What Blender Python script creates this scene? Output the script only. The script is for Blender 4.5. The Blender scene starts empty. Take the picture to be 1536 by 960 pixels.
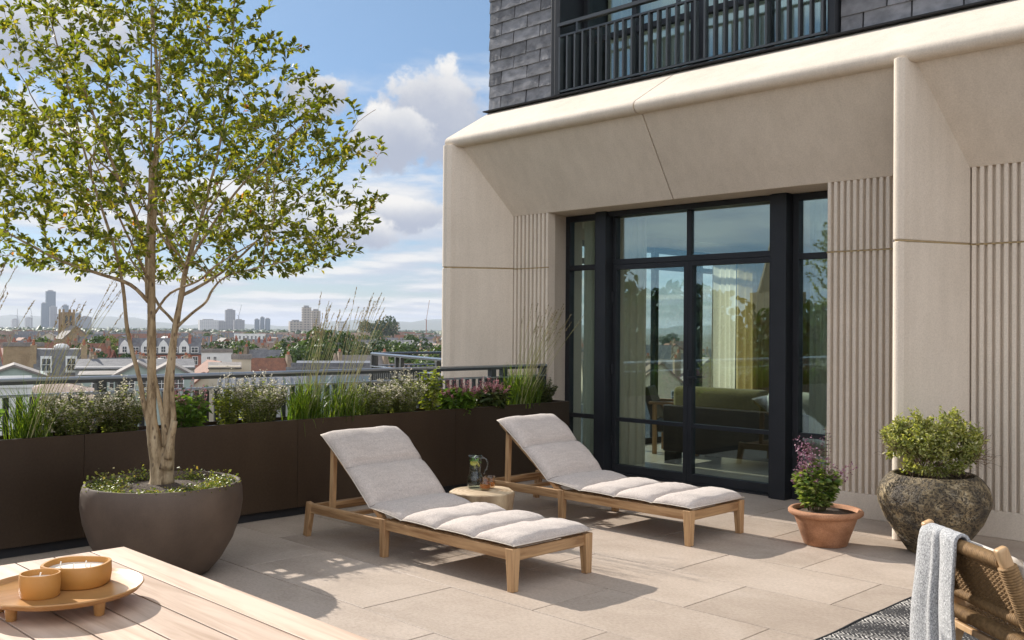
# terrace with sun loungers above the city
SKY_S = 0.06; SUN_E = 3.8; SUN_AZ = -1.2; EXPO = 1.0; CLOUD_S = 0.47; HORIZON = (0.47, 0.55, 0.76); MIDSKY = (0.62, 0.72, 0.86); SKY_TINT = (1.06, 1.06, 1.0); CLOUD_OFF = (3.1, 7.7, 0.0)
PUFFS = [(655, 160, 98, 70, 0.7), (592, 195, 62, 44, 0.7), (600, 322, 120, 26, 0.8), (500, 350, 110, 30, 0.8), (80, 45, 170, 60, 0.8), (460, 135, 80, 34, 0.8), (-300, 150, 300, 120, 0.8), (900, -250, 300, 150, 0.8)]
import bpy, bmesh, math, random
import numpy as np
from mathutils import Vector, Matrix

SC = bpy.context.scene
COL = SC.collection
R = random.Random(7)
NR = np.random.default_rng(11)
rad = math.radians

# ------------------------------------------------------------------ helpers
def link(o, parent=None):
    COL.objects.link(o)
    if parent is not None:
        o.parent = parent
    return o

def tag(o, label=None, cat=None, group=None, kind=None):
    if label: o['label'] = label
    if cat: o['category'] = cat
    if group: o['group'] = group
    if kind: o['kind'] = kind
    return o

def thing(name, label, cat, loc=(0, 0, 0), rz=0.0, group=None):
    o = bpy.data.objects.new(name, None)
    o.empty_display_size = 0.1
    o.location = loc
    o.rotation_euler = (0, 0, rz)
    link(o)
    return tag(o, label, cat, group)

def copy_tree(o, parent=None):
    c = o.copy()
    COL.objects.link(c)
    c.parent = parent
    for ch in list(o.children):
        copy_tree(ch, c)
    return c

class MB:
    """collects shapes that become ONE mesh"""
    def __init__(s):
        s.v = []; s.f = []; s.m = []; s.t = []; s.cm = 0; s.ct = 0.5
    def add(s, vs, fs):
        b = len(s.v)
        s.v += [tuple(v) for v in vs]
        s.t += [s.ct] * len(vs)
        s.f += [tuple(b + i for i in f) for f in fs]
        s.m += [s.cm] * len(fs)
        return s
    def box(s, x0, x1, y0, y1, z0, z1):
        vs = [(x0,y0,z0),(x1,y0,z0),(x1,y1,z0),(x0,y1,z0),(x0,y0,z1),(x1,y0,z1),(x1,y1,z1),(x0,y1,z1)]
        return s.add(vs, [(0,3,2,1),(4,5,6,7),(0,1,5,4),(1,2,6,5),(2,3,7,6),(3,0,4,7)])
    def bar(s, p, q, w, h, up=(0,0,1), w2=None, h2=None):
        p = Vector(p); q = Vector(q); d = (q-p).normalized()
        side = d.cross(Vector(up)).normalized(); u = side.cross(d).normalized()
        w2 = w if w2 is None else w2; h2 = h if h2 is None else h2
        vs = []
        for c, ww, hh in ((p,w,h),(q,w2,h2)):
            for a, b in ((-1,-1),(1,-1),(1,1),(-1,1)):
                vs.append(c + side*(a*ww/2) + u*(b*hh/2))
        return s.add(vs, [(0,1,2,3),(7,6,5,4),(0,4,5,1),(1,5,6,2),(2,6,7,3),(3,7,4,0)])
    def tube(s, pts, r, n=8, cap=True):
        pts = [Vector(p) for p in pts]
        rs = r if isinstance(r, (list, tuple)) else [r]*len(pts)
        vs = []; fs = []; prev = None
        for i, p in enumerate(pts):
            d = (pts[min(i+1, len(pts)-1)] - pts[max(i-1, 0)])
            if d.length < 1e-9: d = Vector((0,0,1))
            d.normalize()
            if prev is None:
                a = Vector((0,0,1)) if abs(d.z) < 0.9 else Vector((1,0,0))
                prev = d.cross(a).normalized()
            u = (prev - d*prev.dot(d))
            if u.length < 1e-6: u = d.orthogonal()
            u.normalize(); prev = u; w = d.cross(u)
            for k in range(n):
                a = 2*math.pi*k/n
                vs.append(p + (u*math.cos(a) + w*math.sin(a))*rs[i])
        for i in range(len(pts)-1):
            for k in range(n):
                fs.append((i*n+k, i*n+(k+1) % n, (i+1)*n+(k+1) % n, (i+1)*n+k))
        if cap:
            fs.append(tuple(range(n-1, -1, -1)))
            fs.append(tuple((len(pts)-1)*n+k for k in range(n)))
        return s.add(vs, fs)
    def lathe(s, prof, n=40, c=(0,0,0), wob=None):
        vs = []; fs = []
        for (r, z) in prof:
            for k in range(n):
                a = 2*math.pi*k/n
                rr = r * (1 + (wob(a, z) if wob else 0))
                vs.append((c[0]+rr*math.cos(a), c[1]+rr*math.sin(a), c[2]+z))
        m = len(prof)
        for i in range(m-1):
            for k in range(n):
                fs.append((i*n+k, i*n+(k+1) % n, (i+1)*n+(k+1) % n, (i+1)*n+k))
        if prof[0][0] > 1e-6: fs.append(tuple(range(n-1, -1, -1)))
        if prof[-1][0] > 1e-6: fs.append(tuple((m-1)*n+k for k in range(n)))
        return s.add(vs, fs)
    def prism(s, poly, axis, a0, a1):
        n = len(poly); vs = []
        for a in (a0, a1):
            for (p, q) in poly:
                vs.append({'x': (a,p,q), 'y': (p,a,q), 'z': (p,q,a)}[axis])
        fs = [tuple(range(n)), tuple(range(2*n-1, n-1, -1))]
        for i in range(n):
            j = (i+1) % n
            fs.append((i, i+n, j+n, j))
        return s.add(vs, fs)
    def build(s, name, mats, parent=None, smooth=False, bevel=0, seg=2, fixn=True, world=False, angle=None):
        me = bpy.data.meshes.new(name)
        vs = s.v
        if world and parent is not None:
            L = parent.location
            vs = [(v[0]-L.x, v[1]-L.y, v[2]-L.z) for v in vs]
        me.from_pydata(vs, [], s.f)
        if not isinstance(mats, (list, tuple)): mats = [mats]
        for m in mats: me.materials.append(m)
        if len(mats) > 1:
            me.polygons.foreach_set('material_index', s.m)
        at = me.attributes.new('tint', 'FLOAT', 'POINT')
        at.data.foreach_set('value', s.t)
        if fixn:
            bm = bmesh.new(); bm.from_mesh(me)
            bmesh.ops.recalc_face_normals(bm, faces=bm.faces)
            bm.to_mesh(me); bm.free()
        if smooth:
            me.polygons.foreach_set('use_smooth', [True]*len(me.polygons))
            if angle:
                try: me.set_sharp_from_angle(angle=rad(angle))
                except Exception: pass
        me.update()
        o = link(bpy.data.objects.new(name, me), parent)
        if bevel:
            b = o.modifiers.new('bevel', 'BEVEL'); b.width = bevel; b.segments = seg
            b.limit_method = 'ANGLE'; b.angle_limit = rad(40)
        return o

def mesh_np(name, V, F, mats, parent=None, tint=None, midx=None, smooth=False):
    """V (n,3), F list of equal-length index arrays (m,k)"""
    me = bpy.data.meshes.new(name)
    V = np.asarray(V, np.float32); F = np.asarray(F, np.int32)
    k = F.shape[1]
    me.vertices.add(len(V)); me.vertices.foreach_set('co', V.ravel())
    me.loops.add(F.size); me.loops.foreach_set('vertex_index', F.ravel())
    me.polygons.add(len(F)); me.polygons.foreach_set('loop_start', np.arange(0, F.size, k, dtype=np.int32))
    if not isinstance(mats, (list, tuple)): mats = [mats]
    for m in mats: me.materials.append(m)
    if midx is not None: me.polygons.foreach_set('material_index', np.asarray(midx, np.int32))
    if tint is not None:
        at = me.attributes.new('tint', 'FLOAT', 'POINT')
        at.data.foreach_set('value', np.asarray(tint, np.float32))
    if smooth: me.polygons.foreach_set('use_smooth', [True]*len(F))
    me.update(calc_edges=True); me.validate()
    return link(bpy.data.objects.new(name, me), parent)

def unit(a):
    return a/np.maximum(np.linalg.norm(a, axis=-1, keepdims=True), 1e-9)

def leaf_arrays(P, D, L, wr=0.5, fold=0.25, bend=0.15, up=None, rng=NR):
    """folded six-vertex leaves; P base, D direction, L length"""
    n = len(P); P = np.asarray(P, float); D = unit(np.asarray(D, float)); L = np.asarray(L, float).reshape(-1, 1)
    u = rng.normal(size=(n, 3))*0.55 + np.array([0, 0, 1.0]) if up is None else up
    S = unit(np.cross(D, u)); U = np.cross(S, D)
    W = L*wr*0.5
    b = P; t = P + D*L - U*L*bend
    l1 = P + D*L*0.33 + S*W*0.92 + U*W*fold; l2 = P + D*L*0.68 + S*W*0.78 + U*(W*fold - L*bend*0.4)
    r1 = P + D*L*0.33 - S*W*0.92 + U*W*fold; r2 = P + D*L*0.68 - S*W*0.78 + U*(W*fold - L*bend*0.4)
    V = np.stack([b, l1, l2, t, r2, r1], 1).reshape(-1, 3)
    base = np.arange(n)[:, None]*6
    F = np.concatenate([base + np.array([0, 1, 2, 3]), base + np.array([0, 3, 4, 5])], 0)
    return V, F

def blades_arrays(B, az, lean, L, W, curve, seg=5):
    """curved tapering grass blades"""
    n = len(B); h = np.stack([np.cos(az), np.sin(az), np.zeros(n)], 1); sd = np.stack([-np.sin(az), np.cos(az), np.zeros(n)], 1)
    rows = []
    p = B.copy(); a = lean.copy()
    for i in range(seg+1):
        w = W*(1-(i/seg)**1.6)*0.5 + 0.0004
        rows.append(p - sd*w[:, None]); rows.append(p + sd*w[:, None])
        st = (L/seg)[:, None]
        p = p + (h*np.sin(a)[:, None] + np.array([0, 0, 1.0])*np.cos(a)[:, None])*st
        a = a + curve/seg
    V = np.stack(rows, 1).reshape(-1, 3); k = 2*(seg+1)
    base = np.arange(n)[:, None]*k
    F = np.concatenate([base + np.array([2*i, 2*i+1, 2*i+3, 2*i+2]) for i in range(seg)], 0)
    return V, F, p

# ------------------------------------------------------------------ materials
def new_mat(name):
    m = bpy.data.materials.new(name); m.use_nodes = True
    nt = m.node_tree
    return m, nt, nt.nodes['Principled BSDF'], nt.nodes['Material Output']

def nd(nt, typ, ins=None, **props):
    n = nt.nodes.new(typ)
    for k, v in props.items(): setattr(n, k, v)
    for k, v in (ins or {}).items():
        if isinstance(v, bpy.types.NodeSocket): nt.links.new(v, n.inputs[k])
        else: n.inputs[k].default_value = v
    return n

def c4(c): return (c[0], c[1], c[2], 1.0)

def ramp(nt, fac, stops, interp='LINEAR'):
    r = nt.nodes.new('ShaderNodeValToRGB'); r.color_ramp.interpolation = interp
    el = r.color_ramp.elements
    while len(el) < len(stops): el.new(0.5)
    for e, (p, c) in zip(el, stops): e.position = p; e.color = c4(c) if len(c) == 3 else c
    nt.links.new(fac, r.inputs[0]); return r.outputs[0]

def mix(nt, f, a, b, typ='MIX'):
    n = nt.nodes.new('ShaderNodeMix'); n.data_type = 'RGBA'; n.blend_type = typ
    for i, v in ((0, f), (6, a), (7, b)):
        if isinstance(v, bpy.types.NodeSocket): nt.links.new(v, n.inputs[i])
        else: n.inputs[i].default_value = v if not isinstance(v, tuple) else c4(v)
    return n.outputs[2]

def math_n(nt, op, a, b=0.0, c=0.0, clamp=False):
    n = nt.nodes.new('ShaderNodeMath'); n.operation = op; n.use_clamp = clamp
    for i, v in enumerate((a, b, c)):
        if isinstance(v, bpy.types.NodeSocket): nt.links.new(v, n.inputs[i])
        else: n.inputs[i].default_value = v
    return n.outputs[0]

def coords(nt, stretch=(1, 1, 1), src='Object'):
    tc = nd(nt, 'ShaderNodeTexCoord')
    mp = nd(nt, 'ShaderNodeMapping', {'Vector': tc.outputs[src], 'Scale': stretch})
    return mp.outputs[0]

def noise(nt, vec, scale, detail=4, rough=0.55, dist=0.0):
    return nd(nt, 'ShaderNodeTexNoise', {'Vector': vec, 'Scale': scale, 'Detail': detail, 'Roughness': rough, 'Distortion': dist}).outputs[0]

def bump(nt, h, strength, dist, prev=None):
    b = nd(nt, 'ShaderNodeBump', {'Height': h, 'Strength': strength, 'Distance': dist})
    if prev is not None: nt.links.new(prev, b.inputs['Normal'])
    return b.outputs[0]

def pmat(name, c1, c2=None, scale=4, rough=0.7, metallic=0, bump_s=0, bump_scale=80, bump_d=0.002, stretch=(1,1,1), detail=5, spread=(0.35, 0.65), tint=0.0, coat=0, spec=0.5, fine=0.0, fine_scale=400):
    m, nt, p, out = new_mat(name)
    v = coords(nt, stretch)
    c2 = c2 or c1
    col = ramp(nt, noise(nt, v, scale, detail), [(spread[0], c1), (spread[1], c2)])
    if fine:
        f = noise(nt, coords(nt), fine_scale, 2)
        col = mix(nt, 1.0, col, ramp(nt, f, [(0.3, (1-fine,)*3), (0.7, (1+fine,)*3)]), 'MULTIPLY')
    if tint:
        a = nd(nt, 'ShaderNodeAttribute', attribute_name='tint')
        col = mix(nt, 1.0, col, ramp(nt, a.outputs['Fac'], [(0, (1-tint,)*3), (1, (1+tint,)*3)]), 'MULTIPLY')
    nt.links.new(col, p.inputs['Base Color'])
    p.inputs['Roughness'].default_value = rough; p.inputs['Metallic'].default_value = metallic
    p.inputs['Specular IOR Level'].default_value = spec
    if coat: p.inputs['Coat Weight'].default_value = coat
    if bump_s:
        nt.links.new(bump(nt, noise(nt, v, bump_scale, 6, 0.6), bump_s, bump_d), p.inputs['Normal'])
    return m

def leaf_mat(name, stops, trans=0.45, rough=0.45, tcol=None):
    """leaf colour by per-leaf tint, thin and translucent"""
    m, nt, p, out = new_mat(name)
    a = nd(nt, 'ShaderNodeAttribute', attribute_name='tint')
    col = ramp(nt, a.outputs['Fac'], stops)
    nt.links.new(col, p.inputs['Base Color'])
    p.inputs['Roughness'].default_value = rough
    tl = nd(nt, 'ShaderNodeBsdfTranslucent')
    nt.links.new(mix(nt, 1.0, col, tcol or (1.5, 1.45, 0.6), 'MULTIPLY'), tl.inputs[0])
    mx = nd(nt, 'ShaderNodeMixShader', {0: trans, 1: p.outputs[0], 2: tl.outputs[0]})
    nt.links.new(mx.outputs[0], out.inputs[0])
    return m

def wood_mat(name, c1, c2, axis, rough=0.55, tint=0.0, s=1.0):
    st = {'x': (2, 30, 30), 'y': (30, 2, 30), 'z': (30, 30, 2)}[axis]
    m, nt, p, out = new_mat(name)
    v = coords(nt, st)
    g = noise(nt, v, 1.0*s, 6, 0.6, 0.6)
    big = noise(nt, coords(nt, tuple(a*0.12 for a in st)), 1.0, 3)
    col = ramp(nt, g, [(0.36, c2), (0.47, tuple((x+y)/2 for x, y in zip(c1, c2))), (0.60, c1)])
    col = mix(nt, 0.5, col, ramp(nt, big, [(0.3, (0.78, 0.74, 0.7)), (0.7, (1.15, 1.15, 1.15))]), 'MULTIPLY')
    if tint:
        a = nd(nt, 'ShaderNodeAttribute', attribute_name='tint')
        col = mix(nt, 1.0, col, ramp(nt, a.outputs['Fac'], [(0, (1-tint,)*3), (1, (1+tint,)*3)]), 'MULTIPLY')
    nt.links.new(col, p.inputs['Base Color']); p.inputs['Roughness'].default_value = rough
    nt.links.new(bump(nt, g, 0.25, 0.001), p.inputs['Normal'])
    return m

M = {}
STONE1, STONE2 = (0.70, 0.615, 0.515), (0.63, 0.55, 0.455)
def stone_mat():
    m, nt, p, out = new_mat('pale cast stone')
    v = coords(nt)
    col = ramp(nt, noise(nt, v, 1.3, 7, 0.6), [(0.3, STONE2), (0.7, STONE1)])
    streak = noise(nt, coords(nt, (9, 9, 0.7)), 1.0, 5, 0.6)
    col = mix(nt, 0.35, col, ramp(nt, streak, [(0.35, (0.85, 0.84, 0.83)), (0.6, (1.04, 1.04, 1.04))]), 'MULTIPLY')
    fine = noise(nt, v, 85, 5, 0.75)
    col = mix(nt, 0.8, col, ramp(nt, fine, [(0.3, (0.83, 0.82, 0.80)), (0.6, (1.06, 1.06, 1.06))]), 'MULTIPLY')
    oi = nd(nt, 'ShaderNodeObjectInfo').outputs['Random']
    col = mix(nt, 1.0, col, ramp(nt, oi, [(0, (0.955, 0.95, 0.945)), (1, (1.03, 1.03, 1.03))]), 'MULTIPLY')
    nt.links.new(col, p.inputs['Base Color']); p.inputs['Roughness'].default_value = 0.85
    p.inputs['Specular IOR Level'].default_value = 0.25
    n1 = bump(nt, noise(nt, v, 70, 6, 0.75), 0.5, 0.005)
    nt.links.new(bump(nt, noise(nt, v, 9, 3), 0.12, 0.01, n1), p.inputs['Normal'])
    return m
M['stone'] = stone_mat()
M['joint'] = pmat('sandy joint sealant', (0.40, 0.30, 0.16), (0.34, 0.25, 0.13), 20, 0.9)
M['slate'] = pmat('split grey slate', (0.16, 0.16, 0.168), (0.26, 0.258, 0.268), 7, 0.92, spec=0.15, bump_s=0.8, bump_scale=16, bump_d=0.010, tint=0.28, stretch=(1, 1, 1.7))
M['slategap'] = pmat('dark slate backing', (0.02, 0.02, 0.022), None, 4, 0.9)
M['frame'] = pmat('dark anthracite metal', (0.014, 0.0155, 0.018), (0.019, 0.0205, 0.024), 3, 0.5, metallic=0.0, spec=0.35)
M['rail'] = pmat('dark grey powder coated steel', (0.04, 0.044, 0.047), (0.05, 0.055, 0.057), 5, 0.35, spec=0.6)
M['bronze'] = pmat('dark bronze sheet', (0.048, 0.030, 0.018), (0.075, 0.050, 0.031), 1.6, 0.40, metallic=0.5, bump_s=0.05, bump_scale=4, bump_d=0.02, spread=(0.3, 0.7), detail=8, stretch=(1, 1, 0.35), fine=0.10, fine_scale=60)
M['soil'] = pmat('dark moist soil', (0.05, 0.033, 0.022), (0.10, 0.066, 0.042), 60, 0.95, bump_s=1.0, bump_scale=60, bump_d=0.02)

def floor_mat():
    m, nt, p, out = new_mat('beige porcelain paving')
    v = coords(nt); a = nd(nt, 'ShaderNodeAttribute', attribute_name='tint')
    off = nd(nt, 'ShaderNodeVectorMath', {0: v, 1: a.outputs['Vector']}, operation='ADD')
    cm = nd(nt, 'ShaderNodeCombineXYZ', {0: math_n(nt, 'MULTIPLY', a.outputs['Fac'], 37.0), 1: math_n(nt, 'MULTIPLY', a.outputs['Fac'], 91.0), 2: 0.0})
    off = nd(nt, 'ShaderNodeVectorMath', {0: v, 1: cm.outputs[0]}, operation='ADD').outputs[0]
    st = nd(nt, 'ShaderNodeMapping', {'Vector': off, 'Scale': (1.7, 0.95, 1)}).outputs[0]
    big = noise(nt, st, 1.6, 7, 0.62, 0.5)
    col = ramp(nt, big, [(0.28, (0.35, 0.285, 0.23)), (0.5, (0.425, 0.352, 0.288)), (0.72, (0.475, 0.40, 0.335))])
    fine = noise(nt, st, 42, 5, 0.75)
    col = mix(nt, 0.75, col, ramp(nt, fine, [(0.3, (0.70, 0.68, 0.66)), (0.62, (1.10, 1.10, 1.10))]), 'MULTIPLY')
    stain = noise(nt, v, 0.9, 4, 0.6)
    col = mix(nt, 0.5, col, ramp(nt, stain, [(0.35, (0.88, 0.86, 0.84)), (0.6, (1.03, 1.03, 1.03))]), 'MULTIPLY')
    col = mix(nt, 1.0, col, ramp(nt, a.outputs['Fac'], [(0, (0.85, 0.84, 0.83)), (1, (1.06, 1.055, 1.05))]), 'MULTIPLY')
    nt.links.new(col, p.inputs['Base Color'])
    nt.links.new(ramp(nt, big, [(0.3, (0.62,)*3), (0.7, (0.5,)*3)]), p.inputs['Roughness'])
    p.inputs['Specular IOR Level'].default_value = 0.35
    nt.links.new(bump(nt, fine, 0.12, 0.002), p.inputs['Normal'])
    return m
M['floor'] = floor_mat()
M['grout'] = pmat('dark grout', (0.03, 0.026, 0.022), (0.06, 0.05, 0.04), 10, 0.95)

TEAK1, TEAK2 = (0.50, 0.31, 0.155), (0.27, 0.145, 0.062)
for ax in 'xyz': M['teak_'+ax] = wood_mat('oiled teak grain '+ax, TEAK1, TEAK2, ax, 0.5)
M['table'] = wood_mat('pale smooth teak plank', (0.60, 0.45, 0.34), (0.42, 0.29, 0.20), 'y', 0.5, tint=0.13, s=0.7)
M['stump'] = wood_mat('pale dry log end', (0.50, 0.38, 0.25), (0.36, 0.25, 0.15), 'z', 0.7)
M['tray'] = wood_mat('honey coloured wood', (0.50, 0.27, 0.10), (0.40, 0.20, 0.065), 'x', 0.32)
M['ochre'] = pmat('ochre glazed ceramic', (0.50, 0.245, 0.060), (0.46, 0.215, 0.05), 12, 0.45, bump_s=0.05, bump_scale=40)
M['wax'] = pmat('cream candle wax', (0.74, 0.66, 0.55), (0.80, 0.72, 0.62), 20, 0.5)
M['wick'] = pmat('white cotton wick', (0.8, 0.78, 0.72), None, 20, 0.9)

def fabric_mat(name, c1, c2, scale=420, slub=(18, 120, 60)):
    m, nt, p, out = new_mat(name)
    v = coords(nt)
    w1 = noise(nt, coords(nt, (1, 0.28, 0.28)), scale, 2, 0.6); w2 = noise(nt, coords(nt, (0.28, 1, 1)), scale, 2, 0.6)
    w = math_n(nt, 'MULTIPLY', math_n(nt, 'ADD', w1, w2), 0.5)
    col = ramp(nt, w, [(0.36, c2), (0.62, c1)])
    md = noise(nt, coords(nt, (1, 0.45, 0.45)), 95, 3, 0.7); md2 = noise(nt, coords(nt, (0.45, 1, 1)), 95, 3, 0.7)
    col = mix(nt, 0.28, col, ramp(nt, math_n(nt, 'MULTIPLY_ADD', md, 0.5, math_n(nt, 'MULTIPLY', md2, 0.5)), [(0.40, (0.74, 0.73, 0.72)), (0.58, (1.10, 1.10, 1.10))]), 'MULTIPLY')
    lg = noise(nt, coords(nt, (3, 22, 22)), 2.2, 4, 0.6)
    col = mix(nt, 0.5, col, ramp(nt, lg, [(0.35, (0.87, 0.86, 0.86)), (0.65, (1.08, 1.08, 1.08))]), 'MULTIPLY')
    nt.links.new(col, p.inputs['Base Color']); p.inputs['Roughness'].default_value = 0.95
    p.inputs['Specular IOR Level'].default_value = 0.1
    p.inputs['Sheen Weight'].default_value = 0.15
    n1 = bump(nt, w, 0.5, 0.0015)
    nt.links.new(bump(nt, noise(nt, coords(nt, (1, 0.5, 0.5)), 14, 4, 0.6), 0.42, 0.018, n1), p.inputs['Normal'])
    return m
M['fabric'] = fabric_mat('greige linen weave', (0.60, 0.525, 0.47), (0.42, 0.365, 0.325), 300)
M['piping'] = pmat('cream piping', (0.62, 0.56, 0.48), None, 30, 0.9)
M['terracotta'] = pmat('weathered terracotta', (0.27, 0.12, 0.056), (0.43, 0.215, 0.115), 6, 0.85, bump_s=0.15, bump_scale=50, stretch=(1, 1, 1.8), spread=(0.32, 0.62), fine=0.16, fine_scale=120)
M['fibre'] = pmat('brown fibre clay', (0.062, 0.040, 0.027), (0.125, 0.085, 0.058), 3.2, 0.62, bump_s=0.12, bump_scale=18, bump_d=0.006, detail=8, spread=(0.3, 0.7), fine=0.08, fine_scale=150)

def urn_mat():
    m, nt, p, out = new_mat('pitted volcanic glaze')
    v = coords(nt)
    warp = nd(nt, 'ShaderNodeVectorMath', {0: v, 1: nd(nt, 'ShaderNodeVectorMath', {0: nd(nt, 'ShaderNodeTexNoise', {'Vector': v, 'Scale': 14, 'Detail': 3}).outputs[1], 'Scale': 0.10}, operation='SCALE').outputs[0]}, operation='ADD').outputs[0]
    vor = nd(nt, 'ShaderNodeTexVoronoi', {'Vector': warp, 'Scale': 48}, feature='F1').outputs[0]
    vor2 = nd(nt, 'ShaderNodeTexVoronoi', {'Vector': warp, 'Scale': 110}, feature='F1').outputs[0]
    patch = noise(nt, v, 7, 4, 0.6)
    light = ramp(nt, noise(nt, v, 11, 4), [(0.35, (0.20, 0.145, 0.075)), (0.55, (0.34, 0.255, 0.135)), (0.75, (0.42, 0.37, 0.27))])
    holes = math_n(nt, 'ADD', ramp(nt, vor, [(0.26, (0,)*3), (0.52, (1,)*3)]), math_n(nt, 'MULTIPLY', ramp(nt, vor2, [(0.2, (0,)*3), (0.5, (1,)*3)]), 0.5))
    pm = math_n(nt, 'MULTIPLY', math_n(nt, 'MULTIPLY', holes, 0.66), ramp(nt, patch, [(0.34, (0.12,)*3), (0.60, (1,)*3)]), clamp=True)
    col = mix(nt, pm, (0.042, 0.033, 0.025), light)
    nt.links.new(col, p.inputs['Base Color']); p.inputs['Roughness'].default_value = 0.75
    nt.links.new(bump(nt, holes, 1.0, 0.014), p.inputs['Normal'])
    return m
M['urn'] = urn_mat()

def glass_mat(name, tint, ior, gl=(1, 1, 1)):
    m, nt, p, out = new_mat(name)
    nt.nodes.remove(p)
    R0 = ((ior-1)/(ior+1))**2
    lw = nd(nt, 'ShaderNodeLayerWeight', {'Blend': 0.5}).outputs['Facing']
    frv = math_n(nt, 'MULTIPLY_ADD', math_n(nt, 'POWER', lw, 5.0), 1-R0, R0)
    tr = nd(nt, 'ShaderNodeBsdfTransparent', {0: c4(tint)})
    gg = nd(nt, 'ShaderNodeBsdfGlossy', {0: c4(gl), 'Roughness': 0.0})
    mx = nd(nt, 'ShaderNodeMixShader', {0: frv, 1: tr.outputs[0], 2: gg.outputs[0]})
    nt.links.new(mx.outputs[0], out.inputs[0])
    return m
M['pane'] = glass_mat('tinted window glass', (0.94, 0.97, 0.93), 2.5, (0.66, 0.90, 1.0))
M['drinkglass'] = glass_mat('clear thin drinking glass', (0.93, 0.95, 0.94), 1.5)
M['amberglass'] = glass_mat('smoky amber glass', (0.86, 0.77, 0.66), 1.5)
M['water'] = glass_mat('water in jug', (0.72, 0.78, 0.76), 1.33)
M['juice'] = pmat('amber drink', (0.45, 0.16, 0.02), (0.55, 0.24, 0.04), 30, 0.2)

# ------------------------------------------------------------------ camera
H = 1.5; FPX = 1472.0
pt, rl = rad(0.57), rad(0.45); q2 = math.sqrt(0.5)
FW = Vector((math.cos(pt)*q2, math.cos(pt)*q2, math.sin(pt)))
r0 = Vector((q2, -q2, 0)); u0 = r0.cross(FW)
RT = r0*math.cos(rl) + u0*math.sin(rl); UP = RT.cross(FW)
cam = bpy.data.cameras.new('camera'); cam.sensor_width = 36; cam.lens = FPX/1536*36
cam.clip_start = 0.05; cam.clip_end = 40000
co = bpy.data.objects.new('camera', cam); COL.objects.link(co)
co.matrix_world = Matrix(((RT.x, UP.x, -FW.x, 0), (RT.y, UP.y, -FW.y, 0), (RT.z, UP.z, -FW.z, H), (0, 0, 0, 1)))
SC.camera = co

# ------------------------------------------------------------------ terrace floor
def build_floor():
    rows = [(1.265, []), (1.902, [2.2, 3.4]), (2.54, [4.905, 3.7]), (3.177, [5.55, 4.288, 3.122]), (3.811, [6.15, 4.86, 3.64, 2.589]),
            (4.449, [5.43, 4.27, 3.113]), (5.083, [6.06, 4.86, 3.636, 2.585]), (5.720, [5.62, 4.3, 3.108, 2.0]), (6.357, [6.2, 4.95, 3.72, 2.5]), (6.994, [5.5, 4.264, 3.05])]
    mb = MB(); g = 0.0032
    xs = [r[0] for r in rows]
    allrows = [(xs[0]-0.636*k, []) for k in range(8, 0, -1)] + rows
    for i, (x0, js) in enumerate(allrows):
        x1 = 7.66 if i == len(allrows)-1 else allrows[i+1][0]
        if i == len(allrows)-1: x1 = 8.06
        js = sorted(js)
        if not js: js = [R.uniform(2, 3)]
        lo = js[0]; hi = js[-1]
        while lo > -6: lo -= 1.17 + R.uniform(-0.05, 0.05); js.insert(0, lo)
        while hi < 7.2: hi += 1.19 + R.uniform(-0.05, 0.05); js.append(hi)
        for a, b in zip(js[:-1], js[1:]):
            b = min(b, 7.3)
            if b - a < 0.02: continue
            mb.ct = R.random()
            dz = R.uniform(-0.0006, 0.0006)
            mb.box(x0+g, x1-g, a+g, b-g, -0.03, dz)
    o = mb.build('terrace_floor', M['floor'], bevel=0.0015, seg=1)
    tag(o, kind='structure')
    g = MB(); g.box(-4.0, 8.0, -7.3, 7.3, -0.35, -0.014)
    tag(g.build('terrace_slab', M['grout']), kind='structure')
build_floor()

# ------------------------------------------------------------------ the building
W0, W1, WG = 7.03, 7.62, 8.05
BLD = thing('apartment_building', 'apartment building of pale cast stone fins and dark slate cladding beside the terrace', 'building', (8.0, 3.0, 0))
def B(mb, name, mat, **k): return mb.build(name, mat, BLD, world=True, **k)

def fin(y0, y1, flat, label=None):
    """vertical fin: square outer side at y0, splayed inner side down to y1"""
    nx, ny = W0+0.045, y0-flat
    poly = [(W1+0.05, y0), (W0+0.02, y0)]
    cx, cy, r = W0+0.012, y0-0.055, 0.055
    for k in range(7):
        a = math.pi/2 + (math.pi/2)*k/6 + 0.0
        poly.append((cx + r*math.cos(a)*0.95, cy + r*math.sin(a)))
    poly += [(W0-0.036, y0-flat*0.62), (W0-0.005, y0-flat*0.85), (W0+0.045, y0-flat), (W1, y1), (W1+0.05, y1)]
    for z0, z1, nm in ((0, 2.163, 'stone_fin'), (2.177, 3.50, 'stone_fin')):
        mb = MB(); mb.prism(poly, 'z', z0, z1); B(mb, nm, M['stone'], bevel=0.006, seg=2)
    ins = [(x+0.012, y-0.008 if y > y1+0.1 else y+0.006) for x, y in poly]
    mb = MB(); mb.prism(ins, 'z', 2.1635, 2.1765); B(mb, 'joint_seal', M['joint'])
fin(8.10, 7.61, 0.15)
fin(3.10, 2.775, 0.10)
fin(-1.9, -2.225, 0.125)

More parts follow.
